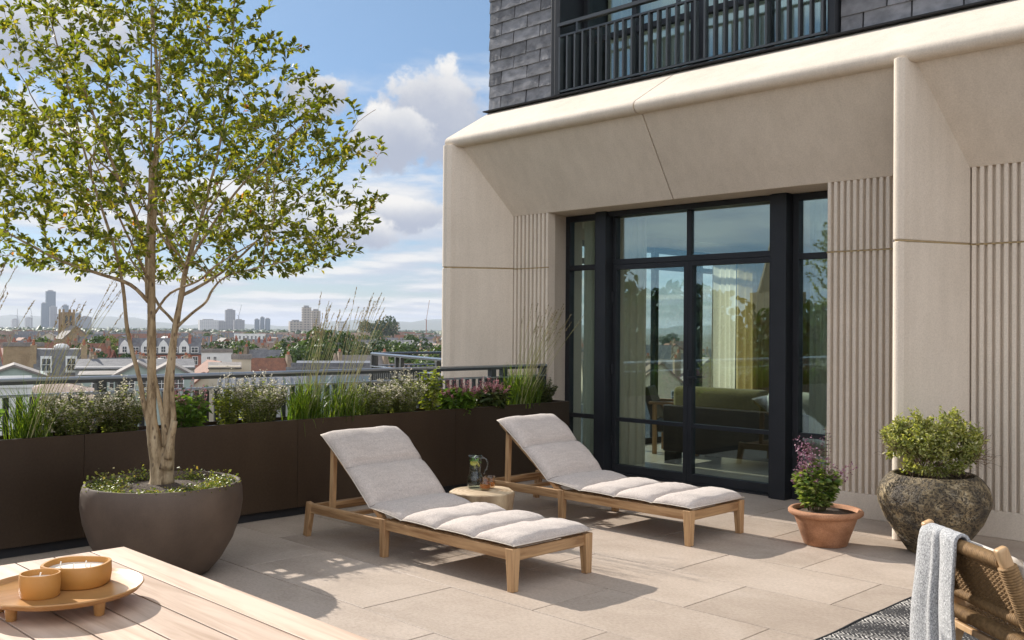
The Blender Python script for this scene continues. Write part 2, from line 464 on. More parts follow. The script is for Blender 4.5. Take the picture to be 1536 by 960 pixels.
def cornice(y0, y1):
    n = (-0.511, 0.859); c = (7.10, 3.538); r = 0.062
    poly = [(7.75, 3.475), (7.15, 3.475)]
    a0 = math.atan2(-1, 0.15); a1 = math.atan2(n[1], n[0])-2*math.pi
    for k in range(10):
        a = a0 + (a1-a0)*k/9
        poly.append((c[0]+r*math.cos(a), c[1]+r*math.sin(a)))
    poly += [(7.70, 3.968), (7.75, 3.968)]
    mb = MB(); mb.prism(poly, 'y', y0, y1); return B(mb, 'cornice', M['stone'], smooth=True, angle=30, bevel=0.004)
cornice(5.512, 8.10); cornice(0.5, 5.50); cornice(-2.3, 0.488)
for y in (5.506, 0.494):
    mb = MB(); mb.prism([(7.74, 3.482), (7.11, 3.485), (7.052, 3.512), (7.044, 3.55), (7.078, 3.586), (7.74, 3.972)], 'y', y-0.005, y+0.005); B(mb, 'joint_seal', M['joint'])
def lintel(y0, y1):
    mb = MB(); mb.prism([(W1, 2.745), (7.135, 3.476), (7.75, 3.476), (8.15, 3.0), (8.15, 2.745)], 'y', y0, y1)
    B(mb, 'lintel_panel', M['stone'], bevel=0.004)
lintel(5.486, 7.9); lintel(3.06, 5.474); lintel(-2.2, 3.06-0.002)
mb = MB(); mb.prism([(W1+0.03, 2.76), (7.155, 3.47), (7.7, 3.47), (8.1, 2.76)], 'y', 5.4745, 5.4855)
B(mb, 'joint_seal', M['joint'])

def flutes(y0, y1):
    n = round((y1-y0)/0.057); p = (y1-y0)/n
    mb = MB()
    for za, zb in ((0.2, 2.159), (2.173, 2.745)):
        for i in range(n):
            c = y0 + (i+0.5)*p
            vs = [(W1+0.044, c-0.0195), (W1+0.004, c-0.0150), (W1, c-0.0115), (W1, c+0.0115), (W1+0.004, c+0.0150), (W1+0.044, c+0.0195)]
            mb.prism(vs, 'z', za, zb)
    mb.box(W1+0.04, W1+0.1, y0, y1, 0.0, 2.745)
    B(mb, 'fluted_panel', M['stone'], smooth=False)
    mb = MB(); mb.box(W1+0.001, W1+0.06, y0+0.001, y1-0.001, 0.0, 0.2-0.001); B(mb, 'plinth', M['stone'], bevel=0.006)
    mb = MB(); mb.box(W1+0.014, W1+0.043, y0, y1, 2.1592, 2.1728); B(mb, 'joint_seal', M['joint'])
flutes(7.08, 7.61); flutes(3.10, 3.93); flutes(1.3, 2.775)
def wall_piece(*a):
    m_ = MB(); m_.box(*a); return B(m_, 'wall', M['stone'])
mb = MB()
mb.prism([(W1+0.005, 7.079), (8.02, 7.2), (8.3, 7.2), (8.3, 7.9), (W1+0.1, 7.9), (W1+0.1, 7.079)], 'z', 0, 2.744)   # left jamb
B(mb, 'window_jamb', M['stone'])
wall_piece(W1+0.1, 8.3, 3.0, 3.929, 0, 2.744); wall_piece(W1+0.06, 8.3, -2.2, 1.299, 0, 2.744); wall_piece(W1+0.1, 8.3, 1.3, 2.999, 0, 2.744)
# end wall with a tall glazed opening (x 9.5-12.6) round the corner of the building
for a in ((W1+0.05, 8.91, 7.91, 8.098, 0, 3.47), (12.75, 15.0, 7.91, 8.098, 0, 3.47), (8.91, 12.75, 7.91, 8.098, 2.62, 3.47), (7.75, 15.0, -2.2, 7.90, 3.02, 3.47), (14.8, 15.0, -2.2, 7.90, 0, 3.02), (8.3, 14.8, -2.2, -2.0, 0, 3.02)): wall_piece(*a)
BK = pmat('yellow stock brick', (0.30, 0.24, 0.16), (0.22, 0.17, 0.11), 3, 0.9)
for a in ((7.4, 15.0, -2.2, 8.05, -14.5, -0.36), (-3.5, 7.39, -7.0, 6.9, -14.5, -0.36)):
    mb = MB(); mb.box(*a); B(mb, 'lower_storeys', BK)

# upper storey in slate
def slates(y0, y1, z0, z1, name='slate_cladding'):
    mb = MB(); row = 0; z = z0
    while z < z1:
        y = y1 + (0.0 if row % 2 else 0.2) + R.uniform(-0.01, 0.01)
        while y > y0:
            a = max(y-0.40, y0); b = min(y, y1)
            if b - a > 0.015:
                mb.ct = min(1, max(0, R.gauss(0.5, 0.22)))
                out = 0.012 + R.uniform(-0.004, 0.004)
                zl = z + R.uniform(0.006, 0.013); n = 6
                # front face broken by a wavy lower arris, like a riven slate
                top = []; low = []
                for k in range(n+1):
                    yy = a+0.007 + (b-a-0.014)*k/n
                    low.append((7.70-out+R.uniform(-0.003, 0.003), yy, zl+R.uniform(-0.002, 0.003)))
                    top.append((7.70-out+0.007+R.uniform(-0.002, 0.002), yy, z+0.085+R.uniform(-0.02, 0.02)))
                hi = [(7.702, p[1], z+0.15) for p in low]; bk = [(7.706, p[1], zl) for p in low]
                vs = low+top+hi+bk; m = n+1; fs = []
                for k in range(n):
                    fs += [(k, k+1, m+k+1, m+k), (m+k, m+k+1, 2*m+k+1, 2*m+k), (3*m+k, 3*m+k+1, k+1, k)]
                fs += [(0, m, 2*m, 3*m), (n, 3*m+n, 2*m+n, m+n)]
                mb.add(vs, fs)
            y -= 0.40
        z += 0.138; row += 1
    B(mb, name, M['slate'], fixn=False)
    mb = MB(); mb.box(7.7065, 8.3, y0+0.002, y1-0.001, z0-0.01, z1+0.1); B(mb, 'slate_backing', M['slategap'])
slates(7.11, 8.10, 3.985, 6.2); slates(-2.2, 3.85, 3.985, 5.2)
mb = MB(); mb.box(7.63, 7.72, -2.2, 8.13, 3.9705, 3.983); B(mb, 'flashing', M['slategap'])
for a in ((7.75, 15, 7.9, 8.08, 3.972, 6.2), (7.75, 15, -2.2, 8.08, 6.21, 7), (8.31, 15, -2.2, 3.9, 3.972, 6.2)):
    mb = MB(); mb.box(*a); B(mb, 'upper_wall', M['slategap'])
# Juliet balcony: dark lining, glazing and railing
mb = MB(); mb.prism([(7.655, 7.10), (7.655, 7.03), (7.635, 7.03), (7.635, 6.955), (7.665, 6.955), (7.665, 6.99), (8.2, 6.99), (8.2, 7.10)], 'z', 3.985, 6.2); B(mb, 'window_lining', M['frame'], bevel=0.003)
mb = MB(); mb.prism([(7.665, 3.86), (7.64, 3.87), (7.64, 3.92), (7.665, 3.92), (7.665, 3.95), (8.2, 3.95), (8.2, 3.86)], 'z', 3.985, 6.2); B(mb, 'window_lining', M['frame'], bevel=0.003)
mb = MB(); mb.box(7.68, 8.2, 3.95, 6.99, 3.985, 4.0); B(mb, 'window_sill', M['frame'])
uw = MB()
for y in (3.98, 4.72, 5.45, 5.55, 6.28, 6.94): uw.box(8.03, 8.10, y-0.03, y+0.03, 4.0, 6.2)
for z in (4.03, 4.62, 6.17): uw.box(8.035, 8.095, 3.95, 6.99, z-0.03, z+0.03)
w = B(uw, 'window', M['frame'])
pn = MB(); pn.box(8.06, 8.07, 3.96, 6.98, 4.01, 6.19)
p = pn.build('pane', M['pane'], w); p.location = (-0, 0, 0)
for v in p.data.vertices: v.co -= BLD.location
j = MB(); j.bar((7.66, 3.95, 4.72), (7.66, 6.99, 4.72), 0.06, 0.035); j.bar((7.66, 3.95, 4.60), (7.66, 6.99, 4.60), 0.045, 0.02)
j.bar((7.66, 3.95, 4.015), (7.66, 6.99, 4.015), 0.045, 0.02)
for y in (6.72, 4.2, 5.46): j.box(7.635, 7.685, y-0.012, y+0.012, 4.6, 4.71)
JR = B(j, 'balcony_railing', M['rail'])
proto = None
for i in range(29):
    y = 3.98 + (6.96-3.98)*i/28
    if proto is None:
        m_ = MB(); m_.box(-0.028, 0.028, -0.010, 0.010, 4.026, 4.589)
        proto = m_.build('baluster', M['rail'], JR); o = proto
    else:
        o = proto.copy(); COL.objects.link(o); o.parent = JR
    o.location = (7.66-BLD.location.x, y-BLD.location.y, 0)

def curtain(name, label, p, q, z0, z1, mat, amp=0.035, pitch=0.11, group=None, flare=0.0):
    """hanging pleated drape between two floor points, with thickness"""
    p = Vector((p[0], p[1], 0)); q = Vector((q[0], q[1], 0)); L = (q-p).length; d = (q-p)/L; nrm = Vector((-d.y, d.x, 0))
    N = int(L/pitch*10); nz = 8; rng = random.Random(len(name)+int(L*100))
    ph = [rng.uniform(-0.5, 0.5) for _ in range(int(L/pitch)+3)]
    vs = []; fs = []
    for iz in range(nz+1):
        f = iz/nz; z = z0 + (z1-z0)*f
        for i in range(N+1):
            s = L*i/N; k = s/pitch
            a = amp*(0.75+0.25*(1-f))*math.sin(2*math.pi*k + ph[int(k)]*0.8) + 0.012*math.sin(k*2.1+f*2)
            pos = p + d*(s + flare*(1-f)*(s/L-0.5)) + nrm*a
            vs.append((pos.x, pos.y, z))
    for iz in range(nz):
        for i in range(N):
            a = iz*(N+1)+i; fs.append((a, a+1, a+N+2, a+N+1))
    mid = (p+q)/2
    vs = [(v[0]-mid.x, v[1]-mid.y, v[2]) for v in vs]
    mb = MB(); mb.add(vs, fs); o = mb.build(name, mat, smooth=True, fixn=False)
    o.location = (mid.x, mid.y, 0)
    tag(o, label, 'curtain', group)
    return o
def cloth(name, c, t=0.45):
    m, nt, p, out = new_mat(name)
    col = ramp(nt, noise(nt, coords(nt, (60, 60, 4)), 1, 4), [(0.3, tuple(x*0.9 for x in c)), (0.7, c)])
    nt.links.new(col, p.inputs['Base Color']); p.inputs['Roughness'].default_value = 0.95
    tl = nd(nt, 'ShaderNodeBsdfTranslucent'); nt.links.new(col, tl.inputs[0])
    mx = nd(nt, 'ShaderNodeMixShader', {0: t, 1: p.outputs[0], 2: tl.outputs[0]}); nt.links.new(mx.outputs[0], out.inputs[0]); return m
M['sheer'] = cloth('cream sheer linen', (0.90, 0.84, 0.70), 0.5)
M['drape'] = cloth('olive brown drape', (0.56, 0.43, 0.20), 0.35)
M['netting'] = cloth('pale green net', (0.62, 0.66, 0.56), 0.5)
curtain('curtain', 'cream curtain hanging inside the upper balcony window', (8.35, 6.9), (8.35, 4.0), 4.0, 6.15, M['netting'], pitch=0.13)

# glazed doors and side windows of the terrace opening
def frame_rect(mb, y0, y1, z0, z1, x0, x1, st=0.05, top=0.05, bot=0.05):
    mb.box(x0, x1, y0, y0+st, z0, z1); mb.box(x0, x1, y1-st, y1, z0, z1)
    mb.box(x0, x1, y0+st, y1-st, z0, z0+bot); mb.box(x0, x1, y0+st, y1-st, z1-top, z1)
for ya, yb, yc, yd in ((6.535, 6.665, 6.66, 6.70), (4.455, 4.60, 4.595, 4.635)):
    mb = MB(); mb.prism([(7.90, ya), (7.90, yb), (7.925, yb), (7.925, yd), (7.965, yd), (7.965, yb), (8.12, yb), (8.12, ya)], 'z', 0, 2.743)
    B(mb, 'door_post', M['frame'], bevel=0.004)
mb = MB(); mb.box(8.0, 8.12, 4.6, 6.535, 0.0, 0.02); B(mb, 'threshold', M['frame'])
mb = MB(); mb.box(7.95, 8.12, 4.6, 6.535, 2.69, 2.742); mb.box(8.02, 8.10, 4.6, 6.535, 2.19, 2.245)
mb.box(8.03, 8.09, 5.56, 5.61, 2.245, 2.69); mb.box(8.02, 8.10, 4.60, 4.64, 2.245, 2.69); mb.box(8.02, 8.10, 6.495, 6.535, 2.245, 2.69)
tw = B(mb, 'transom_window', M['frame'], bevel=0.003)
def pane(par, y0, y1, z0, z1, x=8.06):
    m = MB(); m.box(x-0.004, x+0.004, y0, y1, z0, z1)
    o = m.build('pane', M['pane'], par)
    for v in o.data.vertices: v.co -= BLD.location
    return o
pane(tw, 4.63, 5.57, 2.235, 2.70); pane(tw, 5.60, 6.505, 2.235, 2.70)
for y0, y1, hs in ((4.605, 5.583, 1), (5.587, 6.53, 0)):
    mb = MB(); frame_rect(mb, y0, y1, 0.022, 2.188, 8.02, 8.09, 0.048, 0.05, 0.085)
    mb.box(8.03, 8.085, y0+0.048, y1-0.048, 0.555, 0.595)
    d = B(mb, 'door', M['frame'], bevel=0.003)
    pane(d, y0+0.04, y1-0.04, 0.59, 2.145); pane(d, y0+0.04, y1-0.04, 0.10, 0.56)
    if hs:
        hb = MB(); hb.box(8.0, 8.02, 5.545, 5.575, 0.98, 1.12); hb.bar((7.985, 5.56, 1.05), (7.985, 5.46, 1.05), 0.018, 0.018); hb.box(7.98, 8.0, 5.552, 5.568, 1.04, 1.06)
        h = hb.build('handle', M['frame'], d, bevel=0.003)
        for v in h.data.vertices: v.co -= BLD.location
    else:
        for z in (0.35, 1.1, 1.85):
            hg = MB(); hg.tube([(8.005, 6.52, z-0.05), (8.005, 6.52, z+0.05)], 0.011, 8)
            h = hg.build('hinge', M['frame'], d, smooth=True, angle=40)
            for v in h.data.vertices: v.co -= BLD.location
for y0, y1 in ((3.93, 4.455), (6.665, 7.195)):
    mb = MB(); frame_rect(mb, y0, y1, 0.0, 2.742, 8.02, 8.10, 0.06, 0.06, 0.09)
    mb.box(8.02, 8.10, y0+0.06, y1-0.06, 2.15, 2.205); mb.box(8.03, 8.085, y0+0.06, y1-0.06, 0.555, 0.60)
    w = B(mb, 'side_window', M['frame'], bevel=0.003)
    pane(w, y0+0.05, y1-0.05, 2.195, 2.69); pane(w, y0+0.05, y1-0.05, 0.59, 2.16); pane(w, y0+0.05, y1-0.05, 0.08, 0.56)
# corner window in the end wall
mb = MB()
for x in (8.95, 9.80, 10.68, 11.72, 12.72): mb.box(x-0.035, x+0.035, 7.93, 8.01, 0.0, 2.62)
for z in (0.04, 2.36, 2.58): mb.box(8.91, 12.75, 7.94, 8.0, z-0.035, z+0.035)
w = B(mb, 'corner_window', M['frame'])
m_ = MB(); m_.box(8.92, 12.74, 7.966, 7.974, 0.02, 2.6); o = m_.build('pane', glass_mat('clear window glass', (0.86, 0.93, 0.92), 1.5), w)
for v in o.data.vertices: v.co -= BLD.location
# interior shell
M['plaster'] = pmat('warm white plaster', (0.72, 0.68, 0.60), (0.68, 0.64, 0.56), 2, 0.9)
M['darkpanel'] = pmat('dark wall panelling', (0.10, 0.08, 0.06), (0.13, 0.105, 0.08), 3, 0.6)
M['roomfloor'] = pmat('pale limestone indoor floor', (0.46, 0.40, 0.31), (0.42, 0.36, 0.28), 2, 0.35)
mb = MB(); mb.box(8.12, 14.8, 3.0, 7.9, -0.05, 0.006); B(mb, 'indoor_floor', M['roomfloor'])
mb = MB(); mb.box(8.16, 14.78, 3.0, 7.905, 2.75, 2.9); B(mb, 'ceiling', M['plaster'])
mb = MB(); mb.box(14.6, 14.79, 3.0, 7.9, 0.007, 2.749); mb.box(8.31, 14.6, 2.9, 3.0, 0.007, 2.749); B(mb, 'interior_wall', M['plaster'])

curtain('curtain', 'cream curtain gathered inside the left leaf of the terrace doors', (8.42, 6.87), (8.42, 6.38), 0.02, 2.7, M['sheer'], 0.04, 0.10)
curtain('curtain', 'cream curtain behind the narrow window at the planter end', (8.30, 7.18), (8.30, 6.72), 0.02, 2.7, M['netting'], 0.03, 0.09)
curtain('curtain', 'pale curtain behind the narrow window beside the fluted wall and terracotta pot', (8.30, 4.44), (8.30, 3.80), 0.02, 2.7, M['netting'], 0.03, 0.09)
curtain('curtain', 'sunlit cream drape at the far room window behind the sofa', (11.72, 7.72), (12.30, 7.72), 0.02, 2.55, M['sheer'], 0.05, 0.13)
curtain('curtain', 'olive brown drape hanging right of the sunlit cream drape indoors', (12.32, 7.70), (14.3, 7.6), 0.02, 2.55, M['drape'], 0.055, 0.15)
# sofa seen from behind
so = thing('sofa', 'olive sofa with dark timber back standing just inside the glass doors', 'sofa', (9.5, 5.35, 0.006))
M['olive'] = fabric_mat('olive velvet', (0.19, 0.165, 0.06), (0.14, 0.12, 0.042), 200)
M['greycush'] = fabric_mat('pale grey green cloth', (0.42, 0.43, 0.36), (0.32, 0.33, 0.28), 200)
M['darkwood'] = wood_mat('dark stained oak', (0.035, 0.024, 0.016), (0.02, 0.014, 0.01), 'y', 0.4)
mb = MB(); mb.box(-0.42, -0.34, -1.3, 1.3, 0.14, 0.66); mb.box(-0.34, 0.5, -1.3, 1.3, 0.14, 0.30); so_f = mb.build('frame', M['darkwood'], so, bevel=0.01)
for sx in (-0.36, 0.44):
    for sy in (-1.2, 1.2):
        l = MB(); l.box(sx-0.06, sx+0.06, sy-0.08, sy+0.08, 0, 0.14); l.build('leg', M['darkwood'], so, bevel=0.005)
mb = MB(); mb.box(-0.24, 0.52, -1.28, 1.28, 0.302, 0.46); mb.build('seat_cushion', M['olive'], so, bevel=0.05, seg=3)
for a, b, mt in ((0.1, 1.25, 'olive'), (-1.25, 0.06, 'greycush')):
    mb = MB(); mb.box(-0.335, -0.10, a, b, 0.465, 0.87); mb.build('back_cushion', M[mt], so, bevel=0.07, seg=4, smooth=True)
ac = thing('armchair', 'light timber armchair near the far window indoors', 'armchair', (10.05, 7.1, 0.006), rad(25))
for sx in (-0.28, 0.28):
    for sy in (-0.26, 0.26):
        l = MB(); l.box(sx-0.025, sx+0.025, sy-0.025, sy+0.025, 0, 0.60); l.build('leg', M['teak_z'], ac, bevel=0.004)
    l = MB(); l.box(sx-0.035, sx+0.035, -0.33, 0.33, 0.601, 0.635); l.build('armrest', M['teak_y'], ac, bevel=0.006)
mb = MB(); mb.box(-0.25, 0.25, -0.3, 0.28, 0.26, 0.40); mb.build('seat', M['darkwood'], ac, bevel=0.03)
mb = MB(); mb.bar((0, 0.27, 0.40), (0, 0.40, 0.80), 0.5, 0.08, up=(0, 1, 0)); mb.build('backrest', M['darkwood'], ac, bevel=0.02)

# ------------------------------------------------------------------ planter and railings
PL = thing('planter', 'long dark bronze metal planter trough along the terrace edge', 'planter', (3.0, 6.9, 0))
ys = [-2.5, -0.7, 0.98, 2.663, 4.343, 6.024, 7.60]
for a, b in zip(ys[:-1], ys[1:]):
    mb = MB(); mb.box(a+0.0015, b-0.0015, 6.75, 6.762, 0.07, 0.768); mb.box(a+0.0015, b-0.0015, 6.762, 6.785, 0.756, 0.768)
    mb.build('panel', M['bronze'], PL, world=True, bevel=0.0015)
mb = MB(); mb.box(-2.5, 7.60, 7.045, 7.056, 0.07, 0.768); mb.box(7.588, 7.60, 6.763, 7.044, 0.07, 0.768); mb.build('back_panel', M['bronze'], PL, world=True)
mb = MB(); mb.box(-2.5, 7.56, 6.79, 7.05, 0.0, 0.069); mb.build('base', M['slategap'], PL, world=True)
mb = MB(); mb.box(-2.5, 7.585, 6.764, 7.043, 0.3, 0.735); mb.build('soil', M['soil'], PL, world=True)

def railing(label, p, q, z0, ztop, zmid, posts, pitch, width=0.06, bal=0.034, cap='railcap'):
    p = Vector(p); q = Vector(q); L = (q-p).length; d = (q-p)/L
    t = thing('railing', label, 'railing', (p.x, p.y, z0), math.atan2(d.y, d.x))
    h = ztop-z0; hm = zmid-z0
    a = MB(); a.prism([(-width/2, h-0.022)] + [(-width/2*math.cos(math.pi*k/10), h-0.022+0.022*math.sin(math.pi*k/10)) for k in range(1, 10)] + [(width/2, h-0.022)], 'x', 0, L); hr_ = a.build('handrail', M[cap], t, smooth=True, angle=50)
    a = MB(); a.box(0, L, -width/2+0.006, width/2-0.006, h-0.046, h-0.0225); a.build('handrail_core', M['rail'], hr_)
    a = MB(); a.prism([(-0.03, hm-0.02)] + [(-0.03*math.cos(math.pi*k/8), hm-0.010+0.010*math.sin(math.pi*k/8)) for k in range(0, 9)] + [(0.03, hm-0.02)], 'x', 0, L); a.build('mid_rail', M[cap], t, smooth=True, angle=50)
    a = MB(); a.box(0, L, -0.025, 0.025, 0.05, 0.07); a.build('bottom_rail', M['rail'], t)
    for x in posts:
        a = MB(); a.box(x-0.035, x+0.035, -0.028, 0.028, 0, h-0.0465); a.build('post', M['rail'], t, bevel=0.003)
    n = int(L/pitch); rest = MB(); proto = None
    for i in range(n):
        x = (i+0.5)*pitch
        if min(abs(x-k) for k in posts) <= 0.04: continue
        if n > 100 and x < L-0.086*68:
            rest.box(x-bal/2, x+bal/2, -0.012, 0.012, 0.071, hm-0.021); continue
        if proto is None:
            m_ = MB(); m_.box(-bal/2, bal/2, -0.012, 0.012, 0.071, hm-0.021)
            proto = m_.build('baluster', M['rail'], t); o = proto
        else:
            o = proto.copy(); COL.objects.link(o); o.parent = t
        o.location = (x, 0, 0)
    if rest.v:
        o = rest.build('baluster', M['rail'], t); o['kind'] = 'stuff'
    return t
M['railcap'] = pmat('brushed pale handrail metal', (0.34, 0.35, 0.36), (0.40, 0.405, 0.41), 6, 0.33, metallic=0.85)
M['railtop'] = pmat('glossy dark grey handrail', (0.045, 0.048, 0.05), (0.055, 0.058, 0.06), 6, 0.12, spec=0.9, coat=1.0)
railing('long dark metal railing with grey handrail behind the planter', (-2.5, 7.1), (7.60, 7.1), -0.004, 1.145, 1.035,
        [2.911+2.5-3.92, 3.061+2.5-3.92, 2.911+2.5, 3.061+2.5, 6.822+2.5, 6.982+2.5, 7.56+2.5], 0.086, width=0.07)
# neighbouring terrace beyond the building end
NB = thing('neighbour_terrace', 'neighbouring roof terrace block beyond the stone building end', 'building', (13.0, 11.0, 0))
mb = MB(); mb.prism([(10.35, 13.8), (9.0, 10.1), (9.0, 8.7), (18, 8.7), (18, 13.8)], 'z', -14.5, -0.3); mb.build('wall', M['stone'], NB, world=True)
mb = MB(); mb.prism([(10.25, 13.85), (8.9, 10.0), (8.9, 8.65), (18, 8.65), (18, 13.85)], 'z', -0.299, -0.1); mb.build('parapet', M['frame'], NB, world=True)
railing('dark railing of the neighbouring terrace running towards the stone building end', (10.3, 13.72), (8.95, 10.0), -0.1, 1.09, 0.87, [0.035, 1.35, 1.6, 3.2], 0.11, cap='railtop')
railing('dark railing of the neighbouring terrace facing the stone building end', (10.37, 13.75), (17.5, 13.75), -0.1, 1.09, 0.87, [0.035, 1.55, 1.75, 3.4, 5.2, 7.0], 0.11, cap='railtop')

# ------------------------------------------------------------------ sun loungers
def cushion_mesh(sd=3):
    jr = random.Random(sd*7); 
    path = [(0.0, 0.262), (0.345, 0.262), (0.69, 0.262), (1.03, 0.266), (1.365, 0.300), (1.645, 0.535), (1.945, 0.742)]
    Wd = 0.345; rows = []
    T = [0.070, 0.068, 0.068, 0.066, 0.080, 0.082]
    per = 16
    for k in range(6):
        (ya, za), (yb, zb) = path[k], path[k+1]; T[k] *= jr.uniform(0.92, 1.08)
        for i in range(per + (1 if k == 5 else 0)):
            f = i/per
            g = max(0.0, math.sin(math.pi*f))**0.36
            end = 0.25 if (k == 0 and f < 0.5) or (k == 5 and f > 0.5) else (0.36 if (k == 3 and f > 0.5) or (k == 4 and f < 0.5) else 0.03)
            th = T[k]*(end + (1-end)*g)
            yy = ya+(yb-ya)*f; zz = za+(zb-za)*f
            # sag of each pad and rounded change of slope
            dy, dz = yb-ya, zb-za; l = math.hypot(dy, dz); ny, nz = -dz/l, dy/l
            pinch = 1 - 0.012*(1-g)
            rows.append((yy, zz, ny, nz, th, pinch, g, k))
    # average the normals at seams
    n = len(rows); N = 14; vs = []; fs = []
    sm = []
    for i in range(n):
        ny = sum(rows[min(max(i+d, 0), n-1)][2] for d in range(-4, 5)); nz = sum(rows[min(max(i+d, 0), n-1)][3] for d in range(-4, 5))
        l = math.hypot(ny, nz); sm.append((ny/l, nz/l))
    rg = random.Random(sd); ph = [rg.uniform(0, 6) for _ in range(8)]
    for i, (yy, zz, _, _, th, pinch, g, k) in enumerate(rows):
        ny, nz = sm[i]
        top = []; bot = []
        for jx in range(N+1):
            u = -1 + 2*jx/N
            u = math.copysign(abs(u)**0.75, u)
            e = (1-abs(u)**4.5)**0.5 if abs(u) < 1 else 0
            wr = 0.0035*math.sin(u*8+k*2.3+i*0.5+ph[0]) + 0.003*math.sin(u*15 + i*0.9+ph[1]) + 0.004*math.sin(u*4.1+ph[2+k]) - 0.004*math.exp(-((u-0.35*math.sin(ph[2+k]))/0.18)**2)
            h = th*(0.28 + 0.72*e) + wr*g*e
            b = th*0.10*(1-e)
            x = u*Wd*pinch
            top.append((x, yy+ny*h, zz+nz*h)); bot.append((x*0.99, yy+ny*b, zz+nz*b))
        vs += top + bot[::-1]
    m = 2*(N+1)
    for i in range(n-1):
        for k in range(m):
            fs.append((i*m+k, i*m+(k+1) % m, (i+1)*m+(k+1) % m, (i+1)*m+k))
    for base in (0, (n-1)*m):
        for jx in range(N):
            a = base+jx; fs.append((a, a+1, base+m-2-jx, base+m-1-jx))
    mb = MB(); mb.add(vs, fs)
    # piping line along the lower rim
    pp = MB()
    for s in (-1, 1):
        pts = [Vector((s*Wd*r[5]*0.997, r[0]+sm[i][0]*r[4]*0.14, r[1]+sm[i][1]*r[4]*0.14)) for i, r in enumerate(rows)]
        pp.tube(pts, 0.0035, 6)
    seams = MB()  # dark tubes that stand in for the shade in the seam creases
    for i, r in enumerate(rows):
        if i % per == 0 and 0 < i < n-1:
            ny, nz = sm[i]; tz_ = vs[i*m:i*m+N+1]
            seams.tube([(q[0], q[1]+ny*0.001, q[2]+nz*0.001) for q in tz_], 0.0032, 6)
    r = rows[0]; pp.tube([(-Wd, r[0]-0.001, r[1]+0.006), (Wd, r[0]-0.001, r[1]+0.006)], 0.0035, 6)
    return mb, pp, seams

M['shading'] = pmat('taupe seam thread', (0.20, 0.17, 0.145), (0.26, 0.225, 0.195), 60, 0.95)  # dark tone carries the crease shade along the cushion seams
def make_lounger(label, loc, sd=3):
    t = thing('sun_lounger', label, 'sun lounger', loc, 0, 'teak sun loungers on the terrace')
    w = 0.345
    for s in (-1, 1):
        mb = MB(); mb.bar((s*(w-0.016), 0.05, 0.213), (s*(w-0.016), 1.20, 0.213), 0.03, 0.064); mb.bar((s*(w-0.016), 1.20, 0.213), (s*(w-0.016), 2.085, 0.207), 0.03, 0.066)
        mb.build('side_rail', M['teak_y'], t, bevel=0.004)
        mb = MB()   # foot leg, tapering
        x0, x1 = (s*w-s*0.058, s*w+s*0.004)
        mb.bar((s*(w-0.026), 0.032, 0.248), (s*(w-0.022), 0.026, 0.0), 0.064, 0.064, up=(0, 1, 0), w2=0.046, h2=0.046)
        mb.build('leg', M['teak_z'], t, bevel=0.004)
        mb = MB(); mb.bar((s*(w-0.018), 1.215, 0.252), (s*(w-0.016), 1.215, 0.0), 0.05, 0.056, up=(0, 1, 0), w2=0.044, h2=0.046)
        mb.build('leg', M['teak_z'], t, bevel=0.004)
        mb = MB(); mb.bar((s*(w-0.018), 2.078, 0.244), (s*(w-0.016), 2.122, 0.0), 0.04, 0.07, up=(0, 1, 0), w2=0.038, h2=0.05)
        mb.build('leg', M['teak_z'], t, bevel=0.004)
        mb = MB(); mb.bar((s*(w-0.052), 1.26, 0.225), (s*(w-0.052), 1.935, 0.722), 0.03, 0.042)
        mb.build('backrest_rail', M['teak_y'], t, bevel=0.003)
        mb = MB(); mb.bar((s*(w-0.052), 1.845, 0.655), (s*(w-0.052), 1.858, 0.235), 0.03, 0.045, up=(0, 1, 0))
        mb.build('backrest_prop', M['teak_z'], t, bevel=0.003)
    for y, z, hh in ((0.03, 0.208, 0.066), (2.07, 0.205, 0.06)):
        mb = MB(); mb.bar((-w+0.05, y, z), (w-0.05, y, z), 0.03, hh); mb.build('end_rail', M['teak_x'], t, bevel=0.003)
    for y, z in ((1.858, 0.262), (1.70, 0.205)):
        mb = MB(); mb.bar((-w+0.05, y, z), (w-0.05, y, z), 0.045, 0.028); mb.build('cross_bar', M['teak_x'], t, bevel=0.003)
    for k in range(14):
        y = 0.11 + k*0.082
        mb = MB(); mb.bar((-w+0.033, y, 0.238), (w-0.033, y, 0.238), 0.055, 0.014); mb.build('slat', M['teak_x'], t)
    for k in range(9):
        f = (k+0.7)/9.3
        p0 = Vector((0, 1.26, 0.246)); p1 = Vector((0, 1.93, 0.741)); c = p0.lerp(p1, f); u = (p1-p0).normalized()
        mb = MB(); a = c + Vector((-w+0.037, 0, 0)); b = c + Vector((w-0.037, 0, 0)); mb.bar(a, b, 0.05, 0.012, up=u.cross(Vector((1, 0, 0))).normalized()); mb.build('slat', M['teak_x'], t)
    cm, pp, sms = cushion_mesh(sd)
    c = cm.build('cushion', M['fabric'], t, smooth=True)
    pp.build('piping', M['piping'], c, smooth=True)
    sms.build('seam_shading', M['shading'], c, smooth=True)
    return t
lg = make_lounger('teak sun lounger with padded greige cushion, nearer the tree pot and in front', (4.317, 3.945, 0))
make_lounger('teak sun lounger with padded greige cushion, nearer the glass doors and terracotta pot', (6.06, 3.945, 0), 12)

